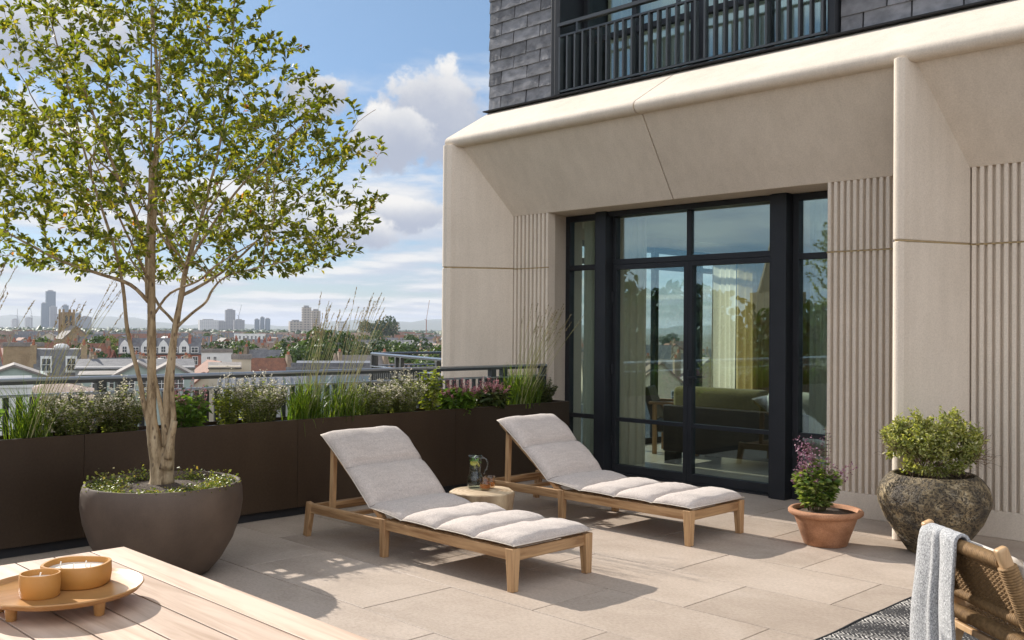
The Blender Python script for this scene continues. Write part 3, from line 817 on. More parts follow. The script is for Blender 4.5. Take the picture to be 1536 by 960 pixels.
# ------------------------------------------------------------------ log side table, jug and glasses
SX, SY, SZ = 4.962, 5.25, 0.32
st = thing('side_table', 'round log stump side table between the two loungers', 'side table', (SX, SY, 0))
wob = lambda a, z: 0.035*math.sin(3*a+0.5) + 0.02*math.sin(7*a+z*6) + 0.012*math.sin(17*a+z*15)
mb = MB(); mb.lathe([(0.20, 0.0), (0.215, 0.05), (0.222, 0.2), (0.235, 0.30), (0.236, 0.312), (0.228, SZ-0.004)], 64, wob=wob)
mb.build('trunk_section', pmat('pale peeled log side', (0.52, 0.40, 0.25), (0.22, 0.14, 0.075), 7, 0.8, bump_s=1.0, bump_scale=9, bump_d=0.02, stretch=(1, 1, 0.35)), st, smooth=True, angle=45)
def ring_mat():
    m, nt, p, out = new_mat('log end grain rings')
    v = coords(nt)
    ln = nd(nt, 'ShaderNodeVectorMath', {0: v}, operation='LENGTH').outputs['Value']
    w = math_n(nt, 'SINE', math_n(nt, 'ADD', math_n(nt, 'MULTIPLY', ln, 420), math_n(nt, 'MULTIPLY', noise(nt, v, 7, 3), 14)))
    col = ramp(nt, math_n(nt, 'MULTIPLY_ADD', w, 0.5, 0.5), [(0.1, (0.47, 0.34, 0.205)), (0.9, (0.57, 0.44, 0.29))])
    nt.links.new(col, p.inputs['Base Color']); p.inputs['Roughness'].default_value = 0.6; return m
mb = MB(); mb.lathe([(0.228, SZ-0.0035), (0.222, SZ), (0.001, SZ)], 64, wob=lambda a, z: wob(a, SZ)); mb.build('top', ring_mat(), st, smooth=True, angle=40)
JX, JY = 4.985, 5.36
jg = thing('water_jug', 'smoky glass water jug with lemon and mint on the log side table', 'jug', (JX, JY, SZ))
prof = [(0.001, 0.004), (0.052, 0.004), (0.060, 0.015), (0.062, 0.055), (0.058, 0.085), (0.047, 0.105), (0.042, 0.125), (0.044, 0.17), (0.050, 0.225), (0.054, 0.245)]
mb = MB(); mb.lathe(prof, 40); mb.lathe([(0.052, 0.2445), (0.0485, 0.225), (0.0425, 0.17), (0.0405, 0.125)], 40)
M['jugglass'] = glass_mat('smoky jug glass', (0.84, 0.87, 0.86), 1.5)
mb.build('body', M['jugglass'], jg, smooth=True)
hp = []
for k in range(13):
    a = -0.35*math.pi + 1.0*math.pi*k/12
    hp.append((0.05 + 0.042*math.cos(a-0.2)*1.0, 0, 0.165 + 0.062*math.sin(a)))
mb = MB(); mb.tube([(x*q2, -x*q2, z) for x, _, z in hp], 0.0085, 10); mb.build('handle', M['jugglass'], jg, smooth=True)
mb = MB(); mb.lathe([(0.001, 0.008), (0.054, 0.01), (0.057, 0.055), (0.053, 0.085), (0.043, 0.105), (0.038, 0.125), (0.038, 0.165), (0.001, 0.166)], 32); mb.build('water', M['water'], jg, smooth=True)
M['lemon'] = pmat('lemon slice', (0.72, 0.55, 0.06), (0.80, 0.68, 0.18), 60, 0.4)
for dx, dy, dz, tl in ((0.012, -0.014, 0.178, 1.1), (-0.012, 0.006, 0.186, 0.7), (0.006, 0.012, 0.168, 1.4)):
    l = MB(); l.lathe([(0.001, -0.003), (0.025, -0.003), (0.025, 0.003), (0.001, 0.003)], 20)
    o = l.build('lemon_slice', M['lemon'], jg); o.location = (dx, dy, dz); o.rotation_euler = (tl, 0.3, dx*90)
M['herb'] = leaf_mat('fresh herb green', [(0, (0.06, 0.16, 0.02)), (0.6, (0.11, 0.25, 0.035)), (1, (0.2, 0.33, 0.06))], 0.35)
P = NR.normal(0, 0.012, (16, 3)) + np.array([0, 0, 0.205]); V, F = leaf_arrays(P, NR.normal(0, 1, (16, 3)), np.full(16, 0.032), 0.6)
mesh_np('mint', V, F, M['herb'], jg, np.repeat(NR.random(16), 6))
for (gx, gy, lab) in ((4.968, 5.235, 'small amber tumbler of drink on the log table, nearer the front lounger cushion'), (5.062, 5.283, 'small amber tumbler of drink on the log table, nearer the rear lounger')):
    g = thing('tumbler', lab, 'glass', (gx, gy, SZ), 0, 'tumblers on the log side table')
    mb = MB(); mb.lathe([(0.001, 0.003), (0.032, 0.003), (0.040, 0.016), (0.043, 0.04), (0.041, 0.09), (0.0385, 0.09), (0.040, 0.04), (0.037, 0.018), (0.001, 0.010)], 32); mb.build('glass', M['amberglass'], g, smooth=True)
    mb = MB(); mb.lathe([(0.001, 0.0115), (0.035, 0.019), (0.039, 0.038), (0.001, 0.039)], 28); mb.build('drink', M['juice'], g, smooth=True, angle=50)

# ------------------------------------------------------------------ dining table with tray and candles
TT = thing('dining_table', 'pale teak plank table in the near left corner', 'table', (0.75, 2.0, 0))
xs = [1.463 - 0.118*k for k in range(13)]
mb = MB()
for a, b in zip(xs[1:], xs[:-1]):
    mb.ct = R.random(); mb.box(a+0.0028, b-0.0028, 0.75, 3.348, 0.712, 0.74)
mb.build('tabletop', M['table'], TT, world=True, bevel=0.0008, seg=1)
mb = MB(); mb.box(0.06, 1.44, 0.80, 3.31, 0.690, 0.7045); mb.build('gap_shade_board', M['darkwood'], TT, world=True)  # dark sheet added to stop light from below and keep plank gaps dark
mb = MB(); mb.box(0.15, 1.34, 0.95, 1.0, 0.62, 0.6895); mb.box(0.15, 1.34, 3.08, 3.13, 0.62, 0.6895); mb.box(0.15, 0.2, 1.001, 3.079, 0.62, 0.6895); mb.box(1.29, 1.34, 1.001, 3.079, 0.62, 0.6895)
mb.build('apron', M['teak_y'], TT, world=True, bevel=0.003)
for x in (0.10, 1.33):
    for y in (0.95, 3.1):
        mb = MB(); mb.box(x-0.045, x+0.045, y-0.045, y+0.045, 0, 0.619); mb.build('leg', M['teak_z'], TT, world=True, bevel=0.004)
TX, TY, TZ = 1.032, 2.747, 0.74
tr = thing('serving_tray', 'round honey wood tray on short feet holding two candles on the table', 'tray', (TX, TY, TZ))
mb = MB(); mb.lathe([(0.001, 0.034), (0.17, 0.034), (0.196, 0.042), (0.206, 0.055), (0.203, 0.0575), (0.192, 0.052), (0.186, 0.047), (0.001, 0.047)], 72); mb.build('dish', M['tray'], tr, smooth=True, angle=50)
VR = Vector((q2, -q2, 0)); VF = Vector((q2, q2, 0))
for a in (-0.55, -2.05, -2.75, 0.9, 2.1):
    p = VR*0.155*math.cos(a) + VF*0.155*math.sin(a)
    f = MB(); f.lathe([(0.011, 0.0), (0.013, 0.002), (0.016, 0.036)], 16, (p.x, p.y, 0)); f.build('foot', M['tray'], tr, smooth=True, angle=40)
def candle(label, off, rx, ry, h, wicks, sq):
    c = thing('candle', label, 'candle', (TX+off.x, TY+off.y, TZ+0.047), -math.pi/4, 'ochre candles on the tray')
    def sup(r, z, n=56):
        out = []
        for k in range(n):
            a = 2*math.pi*k/n; ca, sa = math.cos(a), math.sin(a)
            out.append((r*rx*math.copysign(abs(ca)**sq, ca), r*ry*math.copysign(abs(sa)**sq, sa), z))
        return out
    levels = [(0.02, 0.0), (0.90, 0.0), (0.96, 0.004), (1.0, h*0.5), (0.985, h-0.002), (0.975, h), (0.90, h), (0.89, h-0.004), (0.89, h*0.72)]
    mb = MB(); vs = []; n = 56
    for r, z in levels: vs += sup(r, z)
    fs = [(i*n+k, i*n+(k+1) % n, (i+1)*n+(k+1) % n, (i+1)*n+k) for i in range(len(levels)-1) for k in range(n)]
    mb.add(vs, fs); mb.build('cup', M['ochre'], c, smooth=True, angle=50)
    mb = MB(); mb.add(sup(0.885, h*0.74) + [(0, 0, h*0.745)], [(k, (k+1) % n, n) for k in range(n)]); mb.build('wax', M['wax'], c)
    for (wx, wy) in wicks:
        w = MB(); w.tube([(wx, wy, h*0.74), (wx+0.0005, wy, h*0.74+0.010), (wx+0.002, wy, h*0.74+0.017)], 0.0018, 6); w.build('wick', M['wick'], c)
candle('small round ochre candle with one wick on the tray, in front of the wide candle', VR*-0.028 + VF*-0.075, 0.051, 0.047, 0.062, [(0, 0)], 0.95)
candle('wide oval ochre candle with several wicks on the tray, behind the small candle', VR*0.012 + VF*0.052, 0.088, 0.078, 0.060, [(-0.045, 0.0), (0.02, 0.012), (0.0, -0.02), (0.045, -0.015)], 0.72)

# ------------------------------------------------------------------ pots
TPX, TPY = 2.748, 5.752
pot = thing('tree_pot', 'large round brown fibre clay bowl planter holding the tree', 'plant pot', (TPX, TPY, 0)); pot.scale = (0.965, 0.965, 1)
mb = MB(); mb.lathe([(0.24, 0.0), (0.29, 0.012), (0.36, 0.09), (0.43, 0.21), (0.472, 0.33), (0.488, 0.43), (0.484, 0.51), (0.472, 0.548), (0.466, 0.556), (0.455, 0.556), (0.448, 0.545), (0.445, 0.48)], 80); mb.build('bowl', M['fibre'], pot, smooth=True, angle=50)
mb = MB(); mb.lathe([(0.447, 0.505), (0.3, 0.525), (0.1, 0.545), (0.001, 0.55)], 48, wob=lambda a, z: 0.0 if z < 0.51 else 0.03*math.sin(5*a)); mb.build('soil', M['soil'], pot, smooth=True)
M['cover'] = leaf_mat('ground cover leaf', [(0, (0.06, 0.09, 0.016)), (0.5, (0.16, 0.19, 0.035)), (0.85, (0.30, 0.31, 0.07)), (1, (0.36, 0.25, 0.08))], 0.35)
P = []; 
for cx, cy, n, r, hh in [(a*math.cos(b), a*math.sin(b), n, r, hh) for a, b, n, r, hh in ((0.37, -2.9, 420, 0.09, 0.03), (0.36, -2.3, 460, 0.09, 0.025), (0.38, -1.75, 560, 0.10, 0.03), (0.37, -1.2, 560, 0.10, 0.045), (0.37, -0.75, 480, 0.09, 0.06), (0.34, -0.2, 180, 0.09, 0.05), (0.33, 0.6, 220, 0.1, 0.05), (0.33, 1.5, 260, 0.11, 0.07), (0.35, 2.3, 260, 0.11, 0.07), (0.36, 2.9, 220, 0.1, 0.05), (0.25, -1.45, 140, 0.08, 0.03), (0.24, 2.7, 140, 0.09, 0.07))]:
    q = NR.normal(0, 0.5, (n, 3))*np.array([r, r, 0]) + np.array([cx, cy, 0]); q[:, 2] = 0.520 + np.abs(NR.normal(0, 1, n))*hh*0.55
    P.append(q)
P = np.concatenate(P); rr = np.hypot(P[:, 0], P[:, 1]); k = np.minimum(1, 0.45/np.maximum(rr, 1e-6)); P[:, :2] *= k[:, None]
D = NR.normal(0, 1, P.shape); D[:, 2] = np.abs(D[:, 2])*0.6+0.1
V, F = leaf_arrays(P, D, NR.uniform(0.010, 0.022, len(P)), 0.8)
gc = mesh_np('ground_cover', V, F, M['cover'], None, np.repeat(NR.random(len(P)), 6)); gc.location = (TPX, TPY, 0)
tag(gc, 'low yellow green ground cover over the soil of the tree pot', 'ground cover', kind='stuff')

TCX, TCY = 6.50, 3.345
tp = thing('terracotta_pot', 'terracotta flower pot with thick rolled rim standing by the doors', 'plant pot', (TCX, TCY, 0))
mb = MB(); mb.lathe([(0.140, 0.0), (0.148, 0.006), (0.215, 0.195), (0.222, 0.205), (0.240, 0.209), (0.256, 0.222), (0.257, 0.240), (0.247, 0.252), (0.230, 0.254), (0.217, 0.245), (0.205, 0.2)], 64); mb.build('body', M['terracotta'], tp, smooth=True, angle=55)
mb = MB(); mb.lathe([(0.214, 0.226), (0.001, 0.236)], 40); mb.build('soil', M['soil'], tp, smooth=True)
UX, UY = 6.83, 2.72
ur = thing('urn', 'big rounded stone urn with pitted ochre glaze against the pale fin', 'plant pot', (UX, UY, 0))
wob2 = lambda a, z: 0.006*math.sin(4*a+z*7) + 0.004*math.sin(9*a-z*11)
mb = MB(); mb.lathe([(0.155, 0.0), (0.17, 0.008), (0.235, 0.10), (0.315, 0.215), (0.362, 0.33), (0.368, 0.39), (0.350, 0.455), (0.312, 0.505), (0.285, 0.528), (0.272, 0.535), (0.258, 0.532), (0.246, 0.52), (0.240, 0.47)], 72, wob=wob2); mb.build('body', M['urn'], ur, smooth=True, angle=60)
mb = MB(); mb.lathe([(0.245, 0.475), (0.001, 0.485)], 40); mb.build('soil', M['soil'], ur, smooth=True)

# ------------------------------------------------------------------ potted plants
def stem_plant(name, label, cat, loc, nst, spread, h, leafL, per, mats, top_fl=None, rng=None, stemr=0.0022, leaf_from=0.12, wr=0.5, droop=0.2, group=None, flower_from=0.65, flower_n=26, flower_L=0.012, erect=0.5):
    """clump of leafy stems, optional flower spikes: parts stems, foliage, flowers"""
    rng = rng or NR
    t = thing(name, label, cat, loc, 0, group)
    stems = MB(); P = []; D = []; L = []; FP = []; FD = []; FT = []
    for i in range(nst):
        a = rng.uniform(0, 2*math.pi); r = math.sqrt(rng.uniform(0, 1))
        b = np.array([r*spread*0.35*math.cos(a), r*spread*0.35*math.sin(a), 0.0]); tip = np.array([r*spread*math.cos(a), r*spread*math.sin(a), h*(1-0.35*r*r)*rng.uniform(0.75, 1.08)])
        mid = (b+tip)/2 + np.array([0, 0, h*0.12*r]) ; pts = []
        for k in range(6):
            f = k/5; pts.append(b*(1-f)**2 + 2*mid*f*(1-f) + tip*f*f)
        stems.tube(pts, [stemr*(1-0.6*k/5) for k in range(6)], 5)
        pts = np.array(pts); end = flower_from if top_fl else 1.0
        n = per
        end = max(end, 0.85) if flower_from < 0.5 else end
        for f in np.sort(rng.uniform(leaf_from, end, n)):
            k = min(int(f*5), 4); q = pts[k] + (pts[k+1]-pts[k])*(f*5-k)
            aa = rng.uniform(0, 2*math.pi); d = np.array([math.cos(aa), math.sin(aa), rng.uniform(-0.3, 0.7)*erect*2])
            P.append(q); D.append(d); L.append(leafL*rng.uniform(0.6, 1.2)*(1-0.45*max(0, f-0.5)))
        if top_fl:
            for f in rng.uniform(flower_from-0.03, 1.0, flower_n):
                k = min(int(f*5), 4); q = pts[k] + (pts[k+1]-pts[k])*(f*5-k)
                aa = rng.uniform(0, 2*math.pi); d = np.array([math.cos(aa), math.sin(aa), rng.uniform(0, 0.8)])
                FP.append(q + d*rng.uniform(0, 0.6)*flower_L); FD.append(d); FT.append(rng.random())
    stems.build('stems', M['stem'], t, smooth=True)
    V, F = leaf_arrays(np.array(P), np.array(D), np.array(L), wr, bend=droop, rng=rng)
    mesh_np('foliage', V, F, M[mats], t, np.repeat(rng.random(len(P)), 6))
    if top_fl and FP:
        V, F = leaf_arrays(np.array(FP), np.array(FD), np.full(len(FP), flower_L)*rng.uniform(0.6, 1.3, len(FP)), 0.8, rng=rng)
        mesh_np('flowers', V, F, M[top_fl], t, np.repeat(np.array(FT), 6))
    return t
M['stem'] = pmat('green brown stem', (0.10, 0.12, 0.035), (0.14, 0.10, 0.05), 20, 0.7)
M['twig'] = pmat('brown twig', (0.14, 0.09, 0.055), (0.2, 0.14, 0.09), 20, 0.8)
M['sage'] = leaf_mat('sage leaf', [(0, (0.07, 0.13, 0.025)), (0.5, (0.16, 0.23, 0.045)), (1, (0.34, 0.40, 0.14))], 0.42)
M['purple'] = leaf_mat('dusky purple flower', [(0, (0.10, 0.035, 0.06)), (0.5, (0.22, 0.09, 0.14)), (1, (0.42, 0.27, 0.33))], 0.25, tcol=(1.1, 0.9, 1.0))
M['darkbud'] = leaf_mat('dried dark bud', [(0, (0.05, 0.025, 0.03)), (1, (0.16, 0.07, 0.085))], 0.1, tcol=(1, 1, 1))
rg = np.random.default_rng(5)
sv = stem_plant('salvia', 'purple flowering salvia growing in the terracotta pot', 'plant', (TCX-0.03, TCY+0.05, 0.232), 60, 0.17, 0.40, 0.058, 26, 'sage', 'purple', rg, flower_from=0.86, flower_n=8, flower_L=0.017, wr=0.55)
FP = []; FD = []
for i in range(15):   # taller flower haze, upper left
    b = VR*rg.normal(-0.075, 0.05) + VF*rg.normal(0, 0.05); top = 0.44+0.10*rg.random()
    for z in np.linspace(0.30, top, 13):
        for k in range(2):
            q = np.array([b.x*(0.5+z*1.3), b.y*(0.5+z*1.3), z]) + rg.normal(0, 0.007, 3); FP.append(q); FD.append(rg.normal(0, 1, 3))
V, F = leaf_arrays(np.array(FP), np.array(FD), rg.uniform(0.008, 0.02, len(FP)), 0.8, rng=rg); mesh_np('flowers', V, F, M['purple'], sv, np.repeat(rg.random(len(FP)), 6))
FP = []; FD = []; sb = MB()
for dx, top in ((0.055, 0.60), (0.075, 0.555)):   # two tall seed spikes
    b = VR*dx; sb.tube([(b.x, b.y, 0.1), (b.x*1.05, b.y*1.05, 0.35), (b.x*1.1, b.y*1.1, top)], 0.002, 5)
    for z in np.arange(0.34, top, 0.026):
        for k in range(7):
            a = rg.uniform(0, 6.28); FP.append(np.array([b.x*1.08+0.006*math.cos(a), b.y*1.08+0.006*math.sin(a), z])); FD.append(np.array([math.cos(a), math.sin(a), 0.4]))
V, F = leaf_arrays(np.array(FP), np.array(FD), rg.uniform(0.010, 0.016, len(FP)), 0.8, rng=rg); mesh_np('seed_spike', V, F, M['darkbud'], sv, np.repeat(rg.random(len(FP)), 6)); sb.build('stems', M['stem'], sv, smooth=True)
FP = []; FD = []
for ang, L_ in ((0.75, 0.26), (0.45, 0.30), (0.95, 0.2), (0.2, 0.22)):
    for f in np.linspace(0.45, 1, 9):
        for k in range(4):
            q = VR*(0.04+L_*f*math.sin(0.9)) + Vector((0, 0, 0.12 + L_*f*math.cos(0.9)*(0.6+ang))); FP.append(np.array(q) + rg.normal(0, 0.006, 3)); FD.append(rg.normal(0, 1, 3))
V, F = leaf_arrays(np.array(FP), np.array(FD), rg.uniform(0.010, 0.02, len(FP)), 0.8, rng=rg); mesh_np('flowers', V, F, M['purple'], sv, np.repeat(rg.random(len(FP)), 6))

# variegated shrub in the urn
M['varieg'] = leaf_mat('cream edged small leaf', [(0, (0.075, 0.10, 0.022)), (0.4, (0.23, 0.26, 0.065)), (0.75, (0.44, 0.44, 0.18)), (1, (0.68, 0.65, 0.42))], 0.45)
sh = thing('shrub', 'dense round pale green variegated shrub growing in the urn', 'shrub', (UX+0.03, UY+0.03, 0.48))
tw = MB(); P = []; D = []; rg = np.random.default_rng(21)
def grow(p, d, L, depth, r):
    q = p + d*L; tw.tube([p, p+d*L*0.5 + rg.normal(0, 0.01, 3), q], [r, r*0.85, r*0.7], 5, cap=False)
    if depth == 0:
        for k in range(20):
            f = rg.uniform(0.0, 1.08); P.append(p+d*L*f + rg.normal(0, 0.010, 3)); D.append(unit(d*0.5 + rg.normal(0, 0.8, 3)))
        return
    for k in range(4 if depth > 1 else 5):
        nd_ = unit(d*0.9 + rg.normal(0, 0.55, 3)); nd_[2] = nd_[2]*0.8 + 0.12
        c = p + d*L*rg.uniform(0.45, 1.0)
        grow(c, unit(nd_), L*rg.uniform(0.62, 0.86), depth-1, r*0.62)
for k in range(9):
    a = k*0.7+rg.uniform(-0.2, 0.2); e = rg.uniform(0.25, 1.25)
    grow(np.array([0.02*math.cos(a), 0.02*math.sin(a), 0.0]), np.array([math.cos(a)*math.cos(e), math.sin(a)*math.cos(e), math.sin(e)*1.0+0.42]), 0.185, 3, 0.006)
P = np.array(P); D = np.array(D)
c0 = np.array([0, 0, 0.31]); s3 = np.array([0.30, 0.30, 0.285]); dd = (P-c0)/s3; ln = np.linalg.norm(dd, axis=1, keepdims=True)
P = c0 + dd*np.minimum(1, (0.97+0.07*rg.normal(size=ln.shape))/np.maximum(ln, 1e-6))*s3
keep = P[:, 2] > 0.05 + 0.03*rg.random(len(P))
P, D = P[keep], D[keep]; print('shrub leaves', len(P))
V, F = leaf_arrays(P, D, rg.uniform(0.018, 0.034, len(P)), 0.55, rng=rg)
tint = np.clip(0.22 + 0.35*rg.random(len(P)) + 0.35*(rg.random(len(P)) > 0.7), 0, 1)
mesh_np('foliage', V, F, M['varieg'], sh, np.repeat(tint, 6)); tw.build('branches', M['twig'], sh, smooth=True)

# ------------------------------------------------------------------ planter plants
M['whitefl'] = leaf_mat('small white flower', [(0, (0.46, 0.42, 0.28)), (0.5, (0.62, 0.57, 0.43)), (1, (0.78, 0.73, 0.62))], 0.5, tcol=(1, 1, 1))
M['calam'] = leaf_mat('small grey green leaf', [(0, (0.08, 0.115, 0.028)), (0.5, (0.18, 0.22, 0.065)), (1, (0.33, 0.36, 0.14))], 0.55)
M['persi'] = leaf_mat('broad fresh green leaf', [(0, (0.055, 0.11, 0.016)), (0.5, (0.11, 0.20, 0.026)), (1, (0.20, 0.31, 0.05))], 0.48)
M['darkleaf'] = leaf_mat('dark bronze green leaf', [(0, (0.03, 0.045, 0.016)), (0.5, (0.06, 0.09, 0.022)), (1, (0.12, 0.135, 0.035))], 0.35)
M['pinkfl'] = leaf_mat('pink flower spike', [(0, (0.26, 0.075, 0.09)), (0.5, (0.42, 0.16, 0.19)), (1, (0.58, 0.34, 0.34))], 0.3, tcol=(1.1, 0.9, 1.0))
M['limel'] = leaf_mat('yellow green leaf', [(0, (0.10, 0.14, 0.02)), (0.5, (0.20, 0.25, 0.035)), (1, (0.36, 0.38, 0.08))], 0.45)
M['grass'] = leaf_mat('ornamental grass blade', [(0, (0.05, 0.095, 0.010)), (0.5, (0.105, 0.185, 0.018)), (1, (0.23, 0.29, 0.045))], 0.48)
M['straw'] = leaf_mat('straw seed head', [(0, (0.17, 0.12, 0.07)), (0.5, (0.30, 0.225, 0.13)), (1, (0.46, 0.37, 0.23))], 0.3, tcol=(1, 1, 1))
PZ0 = 0.725
def white_bush(label, x, h, spread, seed, y=6.9, fl='whitefl', n=100, lf='calam', ff=0.42, fn=34):
    return stem_plant('flowering_perennial', label, 'plant', (x, y, PZ0), n, spread*1.15, h, 0.027, 40, lf, fl, np.random.default_rng(seed), leaf_from=0.05, flower_from=ff, flower_n=fn, flower_L=0.0135, wr=0.5, stemr=0.0016, group='white flowered bushes in the trough planter')
def broad(label, x, h, spread, seed, lf, fl, n=34, y=6.88, L=0.085, per=14, fn=42, name='flowering_perennial', ff=0.72, fL=0.011):
    return stem_plant(name, label, 'plant', (x, y, PZ0), n, spread, h, L, per, lf, fl, np.random.default_rng(seed), leaf_from=0.05, flower_from=ff, flower_n=fn, flower_L=fL, wr=0.42, stemr=0.0022, droop=0.3)
def grass(label, x, n, h, spread, seed, stalks=0, stalk_h=1.0, lean_dir=None, y=6.9, lean=0.38, arch=0.85, heads=0.17):
    rng = np.random.default_rng(seed)
    t = thing('ornamental_grass', label, 'grass clump', (x, y, PZ0), 0, 'ornamental grass clumps in the trough planter')
    B_ = np.stack([rng.normal(0, spread*0.35, n), rng.normal(0, spread*0.3, n), np.zeros(n)], 1)
    V, F, tip = blades_arrays(B_, rng.uniform(0, 2*math.pi, n), np.abs(rng.normal(0, lean, n)), h*rng.uniform(0.5, 1.15, n), rng.uniform(0.004, 0.0085, n), rng.uniform(0.1, arch*1.8, n))
    mesh_np('blades', V, F, M['grass'], t, np.repeat(rng.random(n), 12))
    if stalks:
        sb = MB(); P = []; D = []; L = []
        for i in range(stalks):
            az = rng.uniform(0, 2*math.pi) if lean_dir is None else rng.normal(lean_dir[0], lean_dir[2])
            a = abs(rng.normal(0.10, 0.10)) if lean_dir is None else max(0.02, rng.normal(lean_dir[1], 0.10))
            p = np.array([rng.normal(0, spread*0.25), rng.normal(0, 0.05), 0.0]); LL = stalk_h*rng.uniform(0.72, 1.05); pts = [p.copy()]; S = 12
            for k in range(S):
                dirn = np.array([math.cos(az)*math.sin(a), math.sin(az)*math.sin(a), math.cos(a)])
                p = p + dirn*LL/S; pts.append(p.copy()); a += rng.uniform(0.0, 0.035)
            sb.tube(pts, [0.0025*(1-0.6*k/S) for k in range(S+1)], 5, cap=False)
            pts = np.array(pts); hl = heads*rng.uniform(0.7, 1.2)
            for f in rng.uniform(1-hl/LL, 1.0, 26):
                k = min(int(f*S), S-1); q = pts[k] + (pts[k+1]-pts[k])*(f*S-k); dd_ = unit(pts[k+1]-pts[k])
                P.append(q + rng.normal(0, 0.002, 3)); D.append(dd_ + rng.normal(0, 0.22, 3)); L.append(rng.uniform(0.012, 0.022))
        sb.build('stalks', M['straw2'], t, smooth=True)
        V, F = leaf_arrays(np.array(P), np.array(D), np.array(L), 0.28, rng=rng); mesh_np('seed_heads', V, F, M['straw'], t, np.repeat(rng.random(len(P)), 6))
    return t
M['straw2'] = pmat('yellow green stalk', (0.40, 0.35, 0.17), (0.27, 0.27, 0.10), 12, 0.7)
AZR = -math.pi/4   # towards picture right
broad('dark strap leaved plant at the far left end of the visible planter', 2.06, 0.30, 0.10, 31, 'persi', None, n=18, L=0.13, per=6, name='leafy_plant')
grass('tall ornamental grass with seed stalks left of the tree', 2.36, 260, 0.42, 0.17, 32, 16, 1.2, (AZR, 0.30, 0.25))
grass('tall thin grass whose seed stalks reach in from the left edge', 1.86, 120, 0.5, 0.16, 47, 12, 1.4, (AZR, 0.22, 0.35))
white_bush('white flowered bush just right of the tall grass, left of the tree', 2.66, 0.38, 0.24, 33)
white_bush('white flowered bush directly behind the left tree stem', 2.97, 0.40, 0.22, 34)
broad('green leafy plant with pink flowers just right of the tree trunk', 3.45, 0.40, 0.20, 35, 'persi', 'pinkfl', L=0.07, n=44, fn=12, per=16)
white_bush('slender yellow green perennial with pale flowers right of the tree', 3.80, 0.46, 0.13, 36, n=40, lf='limel', fn=10, ff=0.7)
white_bush('full white flowered bush halfway along the planter, left of the grass', 4.08, 0.43, 0.24, 37, n=100)
grass('bright green grass clump behind the front lounger, with tall seed stalks', 4.52, 420, 0.42, 0.2, 38, 24, 1.05, (AZR, 0.16, 0.5))
grass('second bright green grass clump beside the pale bushes, with seed stalks', 4.88, 420, 0.38, 0.2, 39, 22, 1.1, (AZR, 0.2, 0.45))
white_bush('cream flowered bush right of the grass clumps', 5.18, 0.36, 0.24, 40, n=90)
white_bush('cream flowered bush in the middle of the right half of the planter', 5.52, 0.40, 0.24, 41, n=90)
broad('yellow green leafy stem plant rising above the handrail', 5.82, 0.50, 0.13, 42, 'limel', None, n=16, L=0.06, per=26, name='leafy_plant')
broad('mid green plant with pink flower spikes, left of the dark leaved one', 6.15, 0.32, 0.22, 43, 'persi', 'pinkfl', L=0.095, n=44)
broad('dark leaved plant with pink flower spikes spilling over the planter', 6.58, 0.31, 0.22, 44, 'darkleaf', 'pinkfl', L=0.085, n=48, y=6.85)
grass('big yellow green grass with long arching seed stalks at the planter end', 7.02, 520, 0.42, 0.22, 45, 44, 1.08, (AZR, 0.34, 0.6), lean=0.3, arch=0.7, heads=0.12)
white_bush('small olive green bush at the planter corner by the window', 7.38, 0.30, 0.13, 46, n=60, lf='darkleaf', fl=None, y=6.92)

